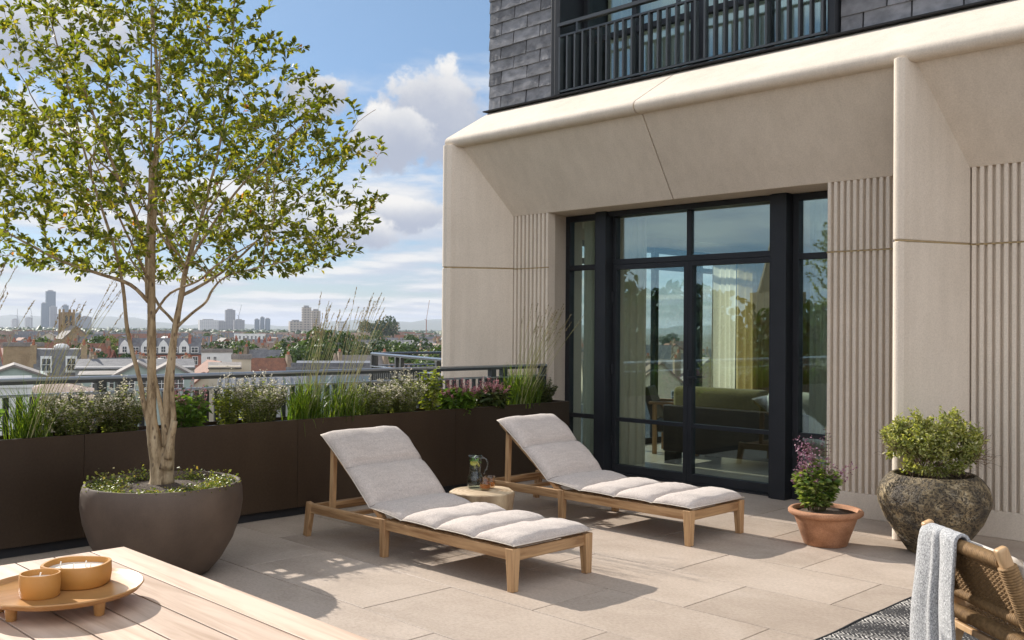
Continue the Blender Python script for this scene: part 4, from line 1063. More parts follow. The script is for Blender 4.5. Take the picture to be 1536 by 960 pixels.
# ------------------------------------------------------------------ the multi-stemmed tree in the bowl
def build_tree():
    rng = np.random.default_rng(77); rr = random.Random(5)
    base = Vector((TPX-0.012, TPY+0.012, 0.0))
    t = thing('potted_tree', 'multi stemmed ornamental tree with pale bark growing in the brown bowl planter', 'tree', (base.x, base.y, 0.53))
    def T(px, py, d=0.0):
        v = VR*((px-240)/245.0) + VF*d; return np.array([v.x, v.y, 1.5+(494-py)/245.0-0.53])
    nodes = []      # (pos, radius)
    tr_ = MB()
    def stem(pts, n=8, sub=4):
        P = np.array([T(*p[:2], p[3] if len(p) > 3 else 0.0) for p in pts]); r = np.array([p[2]*0.90 for p in pts])
        out = []; ro = []
        for i in range(len(P)-1):
            p0 = P[max(i-1, 0)]; p1 = P[i]; p2 = P[i+1]; p3 = P[min(i+2, len(P)-1)]
            for k in range(sub):
                f = k/sub
                q = 0.5*((2*p1) + (p2-p0)*f + (2*p0-5*p1+4*p2-p3)*f*f + (3*p1-p0-3*p2+p3)*f**3)
                out.append(q); ro.append((r[i]*(1-f)+r[i+1]*f)*rr.uniform(0.94, 1.07))
        out.append(P[-1]); ro.append(r[-1])
        tr_.tube(out, ro, n)
        for q, a in zip(out, ro):
            if q[2] > 1.15: nodes.append((q, a))
        return out
    stem([(240,731,.085),(239,716,.062),(231,669,.047),(225,627,.036),(225,577,.031),(224,506,.029),(223,400,.025),(222,280,.019,.05),(226,150,.013,.05),(220,20,.008),(216,-60,.004)], 14)
    stem([(228,655,.028),(217,616,.019,-.02),(210,570,.016,-.04),(194,503,.014,-.06),(188,435,.012,-.08),(176,370,.010,-.12),(150,270,.008,-.2),(122,150,.006,-.25),(100,50,.004,-.3)], 8)
    stem([(244,728,.07),(249,690,.05),(251,662,.038),(249,627,.028),(249,584,.025),(254,535,.023),(260,492,.022),(268,446,.019),(276,400,.017),(296,300,.012,.1),(318,180,.008,.15),(330,60,.005,.15),(336,-30,.004,.1)], 12)
    stem([(250,705,.05,-.03),(258,662,.026,-.04),(261,630,.019,-.03),(257,584,.017,-.02),(257,540,.016),(261,492,.013)], 8)
    stem([(251,672,.034,-.03),(246,640,.02,-.02),(236,600,.015),(228,560,.012)], 8)
    stem([(255,690,.03,-.05),(262,655,.022,-.07),(267,633,.019,-.08)], 8)
    stem([(218,457,.017),(211,400,.015,.05),(205,300,.012,.15),(192,150,.008,.3),(182,20,.005,.4),(180,-50,.004,.4)], 8)
    stem([(220,457,.014,-.01),(201,432,.013,-.1),(167,418,.011,-.2),(115,400,.009,-.25),(60,370,.007,-.3),(0,338,.005,-.3),(-50,310,.003,-.3)], 8)
    stem([(262,494,.013),(290,474,.010,-.08),(314,457,.009,-.12),(325,439,.008,-.14),(345,420,.006,-.15),(390,408,.005,-.2),(440,396,.0035,-.2)], 7)
    stem([(229,473,.009),(260,444,.008,-.1),(310,426,.007,-.2),(338,405,.006,-.25),(400,370,.004,-.3)], 7)
    stem([(262,492,.012),(243,476,.010,.06),(228,462,.010,.08),(200,430,.009,.2),(160,390,.007,.35),(120,350,.005,.5)], 7)
    stem([(270,445,.013,.02),(290,430,.011,.1),(320,400,.009,.25),(370,340,.007,.4),(420,280,.005,.5)], 7)
    stem([(276,405,.012,-.02),(310,360,.010,-.1),(360,300,.008,-.2),(420,240,.006,-.25),(480,190,.004,-.3)], 7)
    stem([(223,390,.013,-.04),(215,330,.011,-.2),(200,250,.009,-.45),(190,170,.006,-.7)], 7)
    stem([(224,350,.012,-.03),(245,280,.010,-.25),(270,200,.008,-.45),(285,120,.005,-.6)], 7)
    # thin ascending limbs that fan out from the upper stems
    for k in range(26):
        i = rng.integers(0, len(nodes)); q, r = nodes[i]
        if not (1.22 < q[2] < 2.1): continue
        a = rng.uniform(0, 2*math.pi); ln = rng.uniform(0.7, 1.25); up = rng.uniform(0.45, 1.1)
        d = np.array([math.cos(a), math.sin(a), up]); d /= np.linalg.norm(d)
        pts = []; rs = []; p = q.copy(); r1 = min(r*0.6, 0.009)
        for j in range(13):
            pts.append(p.copy()); rs.append(r1*(1-0.8*j/12)+0.0012); p = p + d*ln/12 + rng.normal(0, 0.008, 3); d = unit(d + np.array([0, 0, 0.035]) + rng.normal(0, 0.05, 3))
        tr_.tube(pts, rs, 6, cap=False)
        for p_, r_ in zip(pts[1:], rs[1:]): nodes.append((p_, r_))
    N = [n for n in nodes]
    pos = np.array([n[0] for n in N]); rad_ = [n[1] for n in N]
    zk = np.array([1.82, 1.92, 2.15, 2.5, 2.78, 3.0, 3.2, 3.43, 3.8, 4.2])-0.53
    rk = np.array([0.85, 1.20, 1.33, 1.38, 1.38, 1.22, 1.06, 0.92, 0.66, 0.3])
    targets = []
    while len(targets) < 1500:
        z = rng.uniform(zk[0], zk[-1]); R_ = np.interp(z, zk, rk)
        if rng.random() > (R_/1.4)**1.6: continue
        a = rng.uniform(0, 2*math.pi); r = R_*math.sqrt(rng.uniform(0.03, 1.0))*rng.uniform(0.92, 1.06)
        lat, dep = r*math.cos(a), r*math.sin(a)
        if lat > 0 and z > 2.2: lat *= np.interp(z+0.53, [2.75, 3.0, 3.43], [1.0, 0.9, 0.80])
        v = VR*(lat-0.03) + VF*dep*0.9
        p = np.array([v.x, v.y, z])
        if targets and np.min(np.linalg.norm(np.array(targets)-p, axis=1)) < 0.055: continue
        targets.append(p)
    targets.sort(key=lambda p: math.hypot(p[0], p[1])+0.15*abs(p[2]-2.0))
    tw = MB(); P = []; D = []; L = []; TT_ = []
    lat_ = []
    for p in targets:
        d = p-pos; dist = np.linalg.norm(d, axis=1)
        pen = np.where(d[:, 2] < 0.25*dist, (0.25*dist-d[:, 2])*1.6, 0) 
        i = int(np.argmin(dist+pen)); s = pos[i]; L0 = dist[i]
        if L0 < 0.06: continue
        # the new shoot leaves outward and curves to the light
        out = unit(p-s); mid = (s+p)/2 + np.array([0, 0, -0.10*L0]) + rng.normal(0, 0.04*L0, 3)
        S = max(3, int(L0/0.07)); pts = []
        for k in range(S+1):
            f = k/S; pts.append(s*(1-f)**2 + 2*mid*f*(1-f) + p*f*f + (rng.normal(0, 0.006, 3) if 0 < k < S else 0))
        ra = min(rad_[i]*0.72, 0.0022+0.0062*L0); rs = [ra*(1-k/S) + 0.0013*(k/S) for k in range(S+1)]
        tw.tube(pts, rs, 5, cap=False)
        for k in range(1, S+1):
            pos = np.vstack([pos, pts[k][None]]); rad_.append(rs[k])
        pts = np.array(pts)
        # short thorny spurs
        ll = min(L0*0.9, 0.34); n = int(6 + ll*58)
        for f in rng.uniform(max(0, 1-ll/L0), 1.0, n):
            k = min(int(f*S), S-1); q = pts[k] + (pts[k+1]-pts[k])*(f*S-k); td = unit(pts[k+1]-pts[k])
            dd = unit(td*0.55 + rng.normal(0, 0.55, 3) + np.array([0, 0, 0.18]))
            P.append(q + dd*0.008); D.append(dd); L.append(rng.uniform(0.027, 0.052))
        for _ in range(3):
            td = unit(pts[-1]-pts[-2]); dd = unit(td + rng.normal(0, 0.35, 3)); P.append(pts[-1]); D.append(dd); L.append(rng.uniform(0.036, 0.058))
        for _ in range(int(L0*3)):
            f = rng.uniform(0.1, 0.9); k = min(int(f*S), S-1); q = pts[k]; dd = unit(rng.normal(0, 1, 3)); tw.tube([q, q+dd*rng.uniform(0.02, 0.07)], [0.0014, 0.0005], 4, cap=False)
    # bare spurs on the main stems
    for i in range(0, len(N), 5):
        q, r = N[i]; dd = unit(rng.normal(0, 1, 3)*np.array([1, 1, 0.5])); tw.tube([q+dd*r*0.8, q+dd*(r+rng.uniform(0.02, 0.06))], [0.0018, 0.0006], 4, cap=False)
    tr_.build('trunk', M['bark'], t, smooth=True); tw.build('branches', M['branchbark'], t, smooth=True)
    P = np.array(P); D = np.array(D); print('tree leaves', len(P))
    V, F = leaf_arrays(P, D, np.array(L), 0.52, fold=0.35, bend=0.12, rng=rng)
    tint = np.clip(rng.beta(2.2, 2.0, len(P)), 0, 0.93); tint[rng.random(len(P)) < 0.003] = 1.0
    o = mesh_np('crown', V, F, M['treeleaf'], t, np.repeat(tint, 6))
def bark_mat():
    m, nt, p, out = new_mat('pale grey beige bark')
    v = coords(nt)
    col = ramp(nt, noise(nt, coords(nt, (14, 14, 3)), 1.4, 6, 0.65), [(0.3, (0.20, 0.14, 0.075)), (0.5, (0.34, 0.25, 0.145)), (0.72, (0.46, 0.365, 0.235))])
    spots = nd(nt, 'ShaderNodeTexVoronoi', {'Vector': coords(nt, (20, 20, 9)), 'Scale': 1.6}, feature='F1').outputs[0]
    col = mix(nt, ramp(nt, spots, [(0.12, (0.85,)*3), (0.26, (0,)*3)]), col, (0.09, 0.055, 0.035))
    crk = noise(nt, coords(nt, (26, 26, 7)), 1.3, 6, 0.7, 0.6)
    col = mix(nt, 0.85, col, ramp(nt, crk, [(0.36, (0.52, 0.47, 0.42)), (0.52, (1.06, 1.06, 1.06))]), 'MULTIPLY')
    nt.links.new(col, p.inputs['Base Color']); p.inputs['Roughness'].default_value = 0.85
    h = math_n(nt, 'ADD', noise(nt, coords(nt, (30, 30, 9)), 1.5, 5), math_n(nt, 'MULTIPLY', noise(nt, v, 12, 3), 1.2))
    nt.links.new(bump(nt, h, 0.75, 0.012), p.inputs['Normal']); return m
M['bark'] = bark_mat()
M['branchbark'] = pmat('brown twig bark', (0.20, 0.145, 0.085), (0.32, 0.245, 0.15), 18, 0.8)
M['treeleaf'] = leaf_mat('glossy olive green leaf', [(0, (0.055, 0.082, 0.011)), (0.4, (0.115, 0.143, 0.018)), (0.75, (0.205, 0.215, 0.028)), (0.93, (0.34, 0.29, 0.045)), (1, (0.40, 0.16, 0.03))], 0.55, 0.48)
build_tree()

# ------------------------------------------------------------------ rug, chair, throw
def rug_mat():
    m, nt, p, out = new_mat('black and white woven rug')
    v = coords(nt)
    sp = nd(nt, 'ShaderNodeSeparateXYZ', {0: v})
    x, y = sp.outputs[0], sp.outputs[1]
    wob_ = noise(nt, v, 16, 2)
    # small chevron weave broken up into dashes
    zig = math_n(nt, 'PINGPONG', math_n(nt, 'MULTIPLY', x, 1.0), 0.045)
    ph = math_n(nt, 'ADD', math_n(nt, 'MULTIPLY', math_n(nt, 'ADD', y, math_n(nt, 'MULTIPLY', zig, 0.9)), 240), math_n(nt, 'MULTIPLY', wob_, 2.5))
    s1 = math_n(nt, 'SINE', ph)
    n2 = noise(nt, coords(nt, (110, 45, 1)), 1, 2)
    f = math_n(nt, 'ADD', math_n(nt, 'MULTIPLY', s1, 0.55), math_n(nt, 'MULTIPLY_ADD', n2, 2.2, -1.15))
    band = math_n(nt, 'PINGPONG', math_n(nt, 'ADD', x, math_n(nt, 'MULTIPLY', y, 0.6)), 0.21)
    f = math_n(nt, 'ADD', f, math_n(nt, 'MULTIPLY_ADD', band, 3.2, -0.5))
    col = ramp(nt, f, [(0.15, (0.022, 0.021, 0.022)), (0.42, (0.50, 0.47, 0.43))])
    nt.links.new(col, p.inputs['Base Color']); p.inputs['Roughness'].default_value = 0.95
    nt.links.new(bump(nt, s1, 0.6, 0.004), p.inputs['Normal']); return m
M['rug'] = rug_mat(); M['rugedge'] = pmat('black rug binding', (0.02, 0.02, 0.02), None, 30, 0.9)
rg_ = thing('rug', 'black and white woven outdoor rug under the woven chair', 'rug', (4.75, 0.9, 0.001))
mb = MB(); NX, NY = 40, 50
vs = []; fs = []
for i in range(NX+1):
    for k in range(NY+1):
        x = -1.25 + 2.5*i/NX; y = -1.6 + 3.02*k/NY
        e = 0.004*math.sin(x*5.1)+0.003*math.sin(x*11.3) if k == NY else 0
        vs.append((x, y+e, 0.008 + 0.0015*math.sin(x*7+y*3)*math.sin(y*5)))
for i in range(NX):
    for k in range(NY): a = i*(NY+1)+k; fs.append((a, a+NY+1, a+NY+2, a+1))
mb.add(vs, fs); o = mb.build('pile', M['rug'], rg_, smooth=True, fixn=False); s_ = o.modifiers.new('thick', 'SOLIDIFY'); s_.thickness = 0.007; s_.offset = -1
mb = MB(); mb.tube([(-1.25+2.5*i/NX, 1.42+0.004*math.sin((-1.25+2.5*i/NX)*5.1)+0.003*math.sin((-1.25+2.5*i/NX)*11.3)+0.004, 0.006) for i in range(NX+1)], 0.0065, 6)
for x in (-1.256, 1.256): mb.tube([(x, -1.6, 0.006), (x, 1.42, 0.006)], 0.0065, 6)
mb.build('border', M['rugedge'], rg_, smooth=True)

CA = Vector((4.32, 1.755, 0.0)); CB = Vector((3.97, 1.32, 0.0))
cw = (CB-CA).length; cdir = (CB-CA).normalized(); g_ = Vector((0.78, -0.626, 0)).normalized()
# local: +x along the top rail to the picture right, +y the way the chair faces
ch = thing('lounge_chair', 'low timber lounge chair with woven cord back seen from behind on the rug', 'chair', (CA.x, CA.y, 0.009), math.atan2(cdir.y, cdir.x))
sgn = 1 if Matrix.Rotation(ch.rotation_euler.z, 3, 'Z') @ Vector((0, 1, 0)) @ g_ > 0 else -1
LEAN = 0.42
def bp(x, z, o=0.0):    # point on the raked back plane
    return (x, sgn*((0.66-z)*LEAN + o), z)
M['cord'] = pmat('brown paper cord', (0.28, 0.165, 0.066), (0.17, 0.096, 0.036), 60, 0.75, bump_s=0.4, bump_scale=240)
M['chairwood'] = wood_mat('light oak frame', (0.55, 0.36, 0.19), (0.42, 0.25, 0.12), 'z', 0.5)
M['cream'] = fabric_mat('cream seat cloth', (0.72, 0.66, 0.58), (0.60, 0.54, 0.47), 300)
def cordwrap(name, p, q, r, pitch=0.011, flat=1.0):
    """rail bound in cord: a ribbed sleeve"""
    p = Vector(p); q = Vector(q); L = (q-p).length; n = int(L/pitch); pts = []; rs = []
    for i in range(n*4+1):
        f = i/(n*4); pts.append(p.lerp(q, f)); rs.append(r*(1+0.20*abs(math.sin(math.pi*n*f))))
    m = MB(); m.tube(pts, rs, 14); return m.build(name, M['cord'], ch, smooth=True)
xl, xr = 0.02, cw-0.01
for x in (xl, xr):
    m = MB(); m.bar(bp(x, 0.675), bp(x, 0.28), 0.038, 0.05, up=(0, 1, 0)); m.build('stile', M['chairwood'], ch, bevel=0.012, seg=4)
cordwrap('top_rail', bp(xl+0.02, 0.612), bp(xr-0.02, 0.612), 0.024)
cordwrap('lower_rail', bp(xl+0.02, 0.375), bp(xr-0.02, 0.375), 0.021)
x0s = bp(xr, 0.60); cordwrap('stile_binding', bp(xr, 0.605), bp(xr, 0.36), 0.031); cordwrap('stile_binding', bp(xl, 0.605), bp(xl, 0.36), 0.031)
# open weave: pairs of cords both ways with gaps between
m = MB(); n1 = 34; n2 = 26
for i in range(n1):
    x = xl+0.035 + (xr-xl-0.07)*i/(n1-1)
    pts = [bp(x, 0.60-0.215*k/(n2*2), 0.004*(1 if (i+k) % 2 else -1)) for k in range(n2*2+1)]
    m.tube(pts, 0.0034, 5, cap=False)
for k in range(n2):
    z = 0.592 - 0.205*k/(n2-1)
    pts = [bp(xl+0.03+(xr-xl-0.06)*i/(n1*2), z, 0.004*(1 if (i//2+k) % 2 else -1)) for i in range(n1*2+1)]
    m.tube(pts, 0.0028, 5, cap=False)
m.build('woven_back', M['cord'], ch, smooth=True)
ys0 = (0.66-0.30)*LEAN - 0.03
cordwrap('seat_rail', (xl-0.0, sgn*ys0, 0.29), (xr, sgn*ys0, 0.29), 0.026)
cordwrap('seat_rail', (xl, sgn*(ys0+0.56), 0.36), (xr, sgn*(ys0+0.56), 0.36), 0.026)
for x in (xl, xr):
    m = MB(); m.bar((x, sgn*(ys0-0.02), 0.285), (x, sgn*(ys0+0.6), 0.365), 0.032, 0.05); m.build('side_rail', M['chairwood'], ch, bevel=0.006)
    m = MB(); m.bar((x, sgn*(ys0+0.05), 0.28), (x, sgn*(ys0-0.06), 0.0), 0.034, 0.045, up=(0, 1, 0)); m.build('leg', M['chairwood'], ch, bevel=0.006)
    m = MB(); m.bar((x, sgn*(ys0+0.55), 0.335), (x, sgn*(ys0+0.60), 0.0), 0.034, 0.045, up=(0, 1, 0)); m.build('leg', M['chairwood'], ch, bevel=0.006)
m = MB(); m.bar((xl, sgn*(ys0-0.0), 0.235), (xr, sgn*(ys0-0.0), 0.235), 0.028, 0.028); m.build('stretcher', M['chairwood'], ch, bevel=0.004)
m = MB()
for i in range(26):
    x = xl+0.03+(xr-xl-0.06)*i/25
    m.tube([(x, sgn*(ys0+0.56*k/24), 0.305+0.07*k/24-0.02*math.sin(math.pi*k/24)+0.003*(1 if (i+k) % 2 else -1)) for k in range(25)], 0.004, 5, cap=False)
for k in range(26):
    f = k/25; m.tube([(xl+0.02+(xr-xl-0.04)*i/50, sgn*(ys0+0.56*f), 0.305+0.07*f-0.02*math.sin(math.pi*f)+0.003*(1 if (i//2+k) % 2 else -1)) for i in range(51)], 0.0032, 5, cap=False)
m.build('woven_seat', M['cord'], ch, smooth=True)
# cream pad leaning on the front of the back
sc_ = thing('cushion', 'cream seat pad resting on the far side of the woven chair back', 'cushion', ch.location, ch.rotation_euler.z)
def pad(a, b, x0, x1, th, name):
    m = MB(); N1, N2 = 16, 12; vs = []; fs = []
    a = Vector(a); b = Vector(b); d = (b-a); nrm = Vector((1, 0, 0)).cross(d).normalized()
    for side in (0, 1):
        for i in range(N1+1):
            for k in range(N2+1):
                u = i/N1*2-1; v = k/N2*2-1
                e = max(0, (1-abs(u)**4))**0.5*max(0, (1-abs(v)**4))**0.5
                p = a + d*(k/N2) + Vector((x0+(x1-x0)*i/N1, 0, 0)) + nrm*(0.5*th*e*(1 if side else -1))
                vs.append(p)
    q = (N1+1)*(N2+1)
    for side in (0, 1):
        for i in range(N1):
            for k in range(N2):
                c = side*q+i*(N2+1)+k; fs.append((c, c+N2+1, c+N2+2, c+1))
    m.add(vs, fs); o = m.build(name, M['cream'], sc_, smooth=True); return o
o1 = bp(0, 0.630, 0.058); o2 = bp(0, 0.38, 0.065)
pad((0, o1[1], o1[2]), (0, o2[1], o2[2]), xl+0.035, xr+0.02, 0.075, 'back_pad')
pad((0, sgn*(ys0+0.11), 0.365), (0, sgn*(ys0+0.60), 0.425), xl+0.02, xr-0.02, 0.09, 'seat_pad')

def towel_mat():
    m, nt, p, out = new_mat('grey white boucle knit')
    v = coords(nt)
    f = noise(nt, v, 330, 3, 0.7); f2 = noise(nt, coords(nt, (1, 1, 0.6)), 200, 3, 0.6)
    col = ramp(nt, math_n(nt, 'MULTIPLY_ADD', f2, 0.5, math_n(nt, 'MULTIPLY', f, 0.5)), [(0.40, (0.17, 0.17, 0.172)), (0.50, (0.39, 0.39, 0.39)), (0.62, (0.70, 0.695, 0.69))])
    nt.links.new(col, p.inputs['Base Color']); p.inputs['Roughness'].default_value = 0.97
    p.inputs['Sheen Weight'].default_value = 0.2
    nt.links.new(bump(nt, f, 0.9, 0.004), p.inputs['Normal']); return m
M['towel'] = towel_mat()
tz = thing('throw', 'grey and white knitted throw folded over the woven chair back', 'throw', ch.location, ch.rotation_euler.z)
m = MB(); NX, NS = 40, 70; vs = []; fs = []
tx0, tx1 = 0.028, 0.262
for i in range(NX+1):
    u = i/NX
    for k in range(NS+1):
        s = k/NS
        # path: front short drop -> over the rail -> long fall behind
        Lf, Lb = 0.16, 0.56; tot = Lf+0.11+Lb; dd = s*tot
        fold = 0.016*math.exp(-((u-0.42)/0.06)**2) + 0.010*math.sin(u*9+1)
        groove = -0.034*math.exp(-((u-0.50)/0.045)**2)
        if dd < Lf:
            q = bp(0, 0.628-(Lf-dd)*0.9, 0.034); y, z = q[1]*sgn, q[2]
        elif dd < Lf+0.11:
            a = math.pi*(dd-Lf)/0.11; c = bp(0, 0.625); y = c[1]*sgn + 0.034*math.cos(a)*1.0; z = 0.628 + 0.034*math.sin(a)
        else:
            b_ = dd-Lf-0.11; c = bp(0, 0.625); y = c[1]*sgn - 0.034 - 0.012*math.sin(min(1, b_/0.3)*1.5); z = 0.628 - b_
        fall = max(0, dd-Lf-0.05)
        k2 = min(1, max(0, (dd-Lf-0.02)/0.12))
        y -= k2*(fold + groove*min(1, 0.35+fall*2) + 0.012*math.sin(u*6.5+0.6)*min(1, fall*3)) + 0.004
        flare = 1+0.35*min(1, fall/0.5)
        x = tx0 + (tx1-tx0)*(0.5+(u-0.5)*flare) + 0.004*math.sin(s*14+u*3)
        x -= 0.02*fall
        vs.append((x, sgn*y, z + 0.003*math.sin(u*25)*k2))
for i in range(NX):
    for k in range(NS): a = i*(NS+1)+k; fs.append((a, a+NS+1, a+NS+2, a+1))
m.add(vs, fs); o = m.build('cloth', M['towel'], tz, smooth=True, fixn=False)
s_ = o.modifiers.new('thick', 'SOLIDIFY'); s_.thickness = 0.014; s_.offset = 0

# ------------------------------------------------------------------ the city beyond
GZ = -14.5
FH = Vector((q2, q2, 0))
def town(px, d): return FH*d + VR*(d*(px-768)/FPX)
def zat(py, px, d): return 1.5 + (494.6+(px-768)*0.0079-py)/FPX*d
def bearing(px): v = town(px, 1.0); return math.atan2(v.y, v.x) - math.pi/2      # local -y faces the camera
BR = {
 'stock': pmat('soot brown stock brick', (0.32, 0.245, 0.165), (0.22, 0.165, 0.115), 1.2, 0.9, fine=0.2, fine_scale=9),
 'tan': pmat('tan brick', (0.36, 0.26, 0.155), (0.27, 0.19, 0.11), 1.2, 0.9, fine=0.15, fine_scale=9),
 'red': pmat('red brick', (0.36, 0.145, 0.095), (0.26, 0.105, 0.07), 1.2, 0.9, fine=0.2, fine_scale=9),
 'white': pmat('white painted render', (0.70, 0.69, 0.66), (0.62, 0.61, 0.58), 0.8, 0.8),
 'cream': pmat('cream render', (0.55, 0.47, 0.35), (0.50, 0.42, 0.31), 0.8, 0.8),
 'green': pmat('pale sage painted render', (0.36, 0.42, 0.37), (0.30, 0.36, 0.32), 0.8, 0.8),
 'grey': pmat('grey concrete', (0.32, 0.31, 0.30), (0.25, 0.245, 0.24), 0.8, 0.85)}
RF = {
 'slate': pmat('blue grey roof slate', (0.11, 0.108, 0.112), (0.17, 0.165, 0.165), 1.5, 0.7, fine=0.25, fine_scale=7),
 'brown': pmat('brown roof tile', (0.26, 0.18, 0.135), (0.19, 0.13, 0.10), 1.5, 0.85, fine=0.25, fine_scale=7),
 'tile': pmat('red clay tile', (0.24, 0.105, 0.06), (0.17, 0.08, 0.05), 1.5, 0.85, fine=0.25, fine_scale=7),
 'pale': pmat('pale weathered roof', (0.24, 0.21, 0.185), (0.17, 0.15, 0.135), 1.0, 0.85, fine=0.2, fine_scale=7),
 'metal': pmat('grey standing seam metal', (0.24, 0.24, 0.24), (0.19, 0.19, 0.195), 2, 0.45, metallic=0.3),
 'white': BR['white']}
M['potclay'] = pmat('clay chimney pot', (0.36, 0.14, 0.075), None, 4, 0.9)
M['winglass'] = pmat('dark window glass', (0.03, 0.04, 0.05), (0.05, 0.06, 0.07), 2, 0.1, spec=0.8)
M['wframe'] = pmat('white sash frame', (0.72, 0.71, 0.68), None, 4, 0.6)

WINP = {}
def win_mesh(w, h):
    k = (round(w, 2), round(h, 2))
    if k not in WINP:
        f = MB(); f.box(-w/2, w/2, -0.06, 0.02, 0, h)
        g = MB()
        for a in (-1, 1):
            for b in (0, 1):
                x0 = -w/2+0.09 if a < 0 else 0.03; x1 = -0.03 if a < 0 else w/2-0.09
                z0 = 0.09 if b == 0 else h/2+0.03; z1 = h/2-0.03 if b == 0 else h-0.09
                g.box(x0, x1, -0.075, -0.0605, z0, z1)
        fo = f.build('window', M['wframe']); go = g.build('pane', M['winglass'])
        me = (fo.data, go.data)
        bpy.data.objects.remove(fo); bpy.data.objects.remove(go); WINP[k] = me
    return WINP[k]
def add_window(parent, x, y, z, w, h, rz=0.0, with_pane=True):
    a, b = win_mesh(w, h)
    o = link(bpy.data.objects.new('window', a), parent); o.location = (x, y, z); o.rotation_euler = (0, 0, rz)
    if with_pane: link(bpy.data.objects.new('pane', b), o)
    return o

def gable_roof(mb, w, d, ze, zr, over=0.3):
    mb.prism([(-d/2-over, ze-0.15), (0, zr), (d/2+over, ze-0.15), (d/2+over-0.2, ze-0.3), (0, zr-0.25), (-d/2-over+0.2, ze-0.3)], 'x', -w/2-0.1, w/2+0.1)
def house_parts(t, w, d, he, hr, wall, roof, nch=2, style='gable', wins=True, front_win=2, storeys=3, dormers=0, rng=R, pane=True, pots=True, detail=False):
    mb = MB()
    mb.box(-w/2, w/2, -d/2, d/2, 0, he)
    if style == 'gable': mb.prism([(-d/2, he), (0, hr-0.26), (d/2, he)], 'x', -w/2, w/2)
    if style == 'front': mb.prism([(-w/2, he), (0, hr-0.26), (w/2, he)], 'y', -d/2, d/2)
    mb.build('wall', BR[wall], t)
    rb = MB()
    if style == 'gable': gable_roof(rb, w, d, he, hr)
    elif style == 'front':
        rb.prism([(-w/2-0.3, he-0.15), (0, hr), (w/2+0.3, he-0.15), (w/2+0.1, he-0.3), (0, hr-0.25), (-w/2-0.1, he-0.3)], 'y', -d/2-0.25, d/2+0.25)
    elif style == 'hip':
        k = min(d, w)/2*0.9; o = 0.35
        vs = [(-w/2-o, -d/2-o, he), (w/2+o, -d/2-o, he), (w/2+o, d/2+o, he), (-w/2-o, d/2+o, he), (-w/2+k, 0, hr), (w/2-k, 0, hr)]
        rb.add(vs, [(0, 1, 5, 4), (1, 2, 5), (2, 3, 4, 5), (3, 0, 4), (3, 2, 1, 0)])
    elif style == 'mansard':
        i = 0.9
        vs = [(-w/2, -d/2, he), (w/2, -d/2, he), (w/2, d/2, he), (-w/2, d/2, he), (-w/2, -d/2+i, hr), (w/2, -d/2+i, hr), (w/2, d/2-i, hr), (-w/2, d/2-i, hr)]
        rb.add(vs, [(0, 1, 5, 4), (1, 2, 6, 5), (2, 3, 7, 6), (3, 0, 4, 7), (4, 5, 6, 7), (3, 2, 1, 0)])
    else:
        rb.box(-w/2-0.1, w/2+0.1, -d/2-0.1, d/2+0.1, he, he+0.12)
        rb.box(-w/2-0.1, w/2+0.1, -d/2-0.1, -d/2+0.15, he+0.12, he+0.5); rb.box(-w/2-0.1, w/2+0.1, d/2-0.15, d/2+0.1, he+0.12, he+0.5)
    ro = rb.build('roof', RF[roof], t)
    if detail:
        sl = (hr-he)/(d/2)
        for i in range(max(1, int(w//6))):
            x = -w/2 + w*(i+0.5)/max(1, int(w//6)) + rng.uniform(-0.8, 0.8)
            if style == 'gable' and rng.random() < 0.75:
                if rng.random() < 0.55:
                    m_ = MB(); zb = he+0.35*(hr-he); m_.box(x-0.75, x+0.75, -d/2+1.0, -0.6, zb, zb+1.45); do = m_.build('dormer', BR[rng.choice(('white', 'grey', 'stock'))], t)
                    add_window(t, x, -d/2+0.98, zb+0.2, 0.9, 1.1, 0, pane)
                else:
                    y0 = -d/4; z0 = he+(hr-he)*0.5
                    m_ = MB(); m_.bar((x, y0-0.5, z0-0.5*sl+0.08), (x, y0+0.5, z0+0.5*sl+0.08), 0.8, 0.08); m_.build('skylight', M['winglass'], ro)
        if style == 'gable':
            m_ = MB()
            for x in (-w/2, w/2): m_.prism([(-d/2-0.2, he-0.2), (0, hr+0.25), (d/2+0.2, he-0.2), (d/2-0.2, he-0.4), (0, hr-0.1), (-d/2+0.2, he-0.4)], 'x', x-0.16, x+0.16)
            m_.build('party_wall', BR['stock' if wall in ('white', 'cream') else wall], t)
        if rng.random() < 0.6:
            x = rng.uniform(-w/4, w/4); m_ = MB(); m_.box(x-1.5, x+1.5, -d/2-3.5, -d/2-0.01, 0, he-2.6); ex = m_.build('rear_extension', BR[wall], t)
            add_window(t, x, -d/2-3.5, he-5.0, 1.0, 1.5, 0, pane)
        if rng.random() < 0.5:
            x = -w/2+0.5; m_ = MB(); m_.tube([(x, 0.1, hr+0.3), (x, 0.1, hr+1.9)], 0.03, 5); [m_.bar((x-0.5, 0.1+0.12*q, hr+1.6+0.08*q), (x+0.5, 0.1+0.12*q, hr+1.6+0.08*q), 0.03, 0.03) for q in range(3)]; m_.build('aerial', RF['slate'], t)
    top = hr if style not in ('flat',) else he+0.3
    for i in range(nch):
        x = -w/2+0.5 + (w-1.0)*(i/(nch-1) if nch > 1 else 0.5); y = rng.choice((-0.12, 0.12))*d
        c = MB(); c.box(x-0.26, x+0.26, y-0.6, y+0.6, he-0.5, top+0.40); c.box(x-0.31, x+0.31, y-0.65, y+0.65, top+0.40, top+0.5)
        co_ = c.build('chimney', BR['stock' if wall in ('white', 'cream', 'green') else wall], t)
        if pots:
            c = MB()
            for yy in (-0.4, 0.0, 0.4): c.lathe([(0.12, top+0.5), (0.09, top+0.9), (0.12, top+0.94)], 8, (x, y+yy, 0))
            c.build('chimney_pots', M['potclay'], co_)
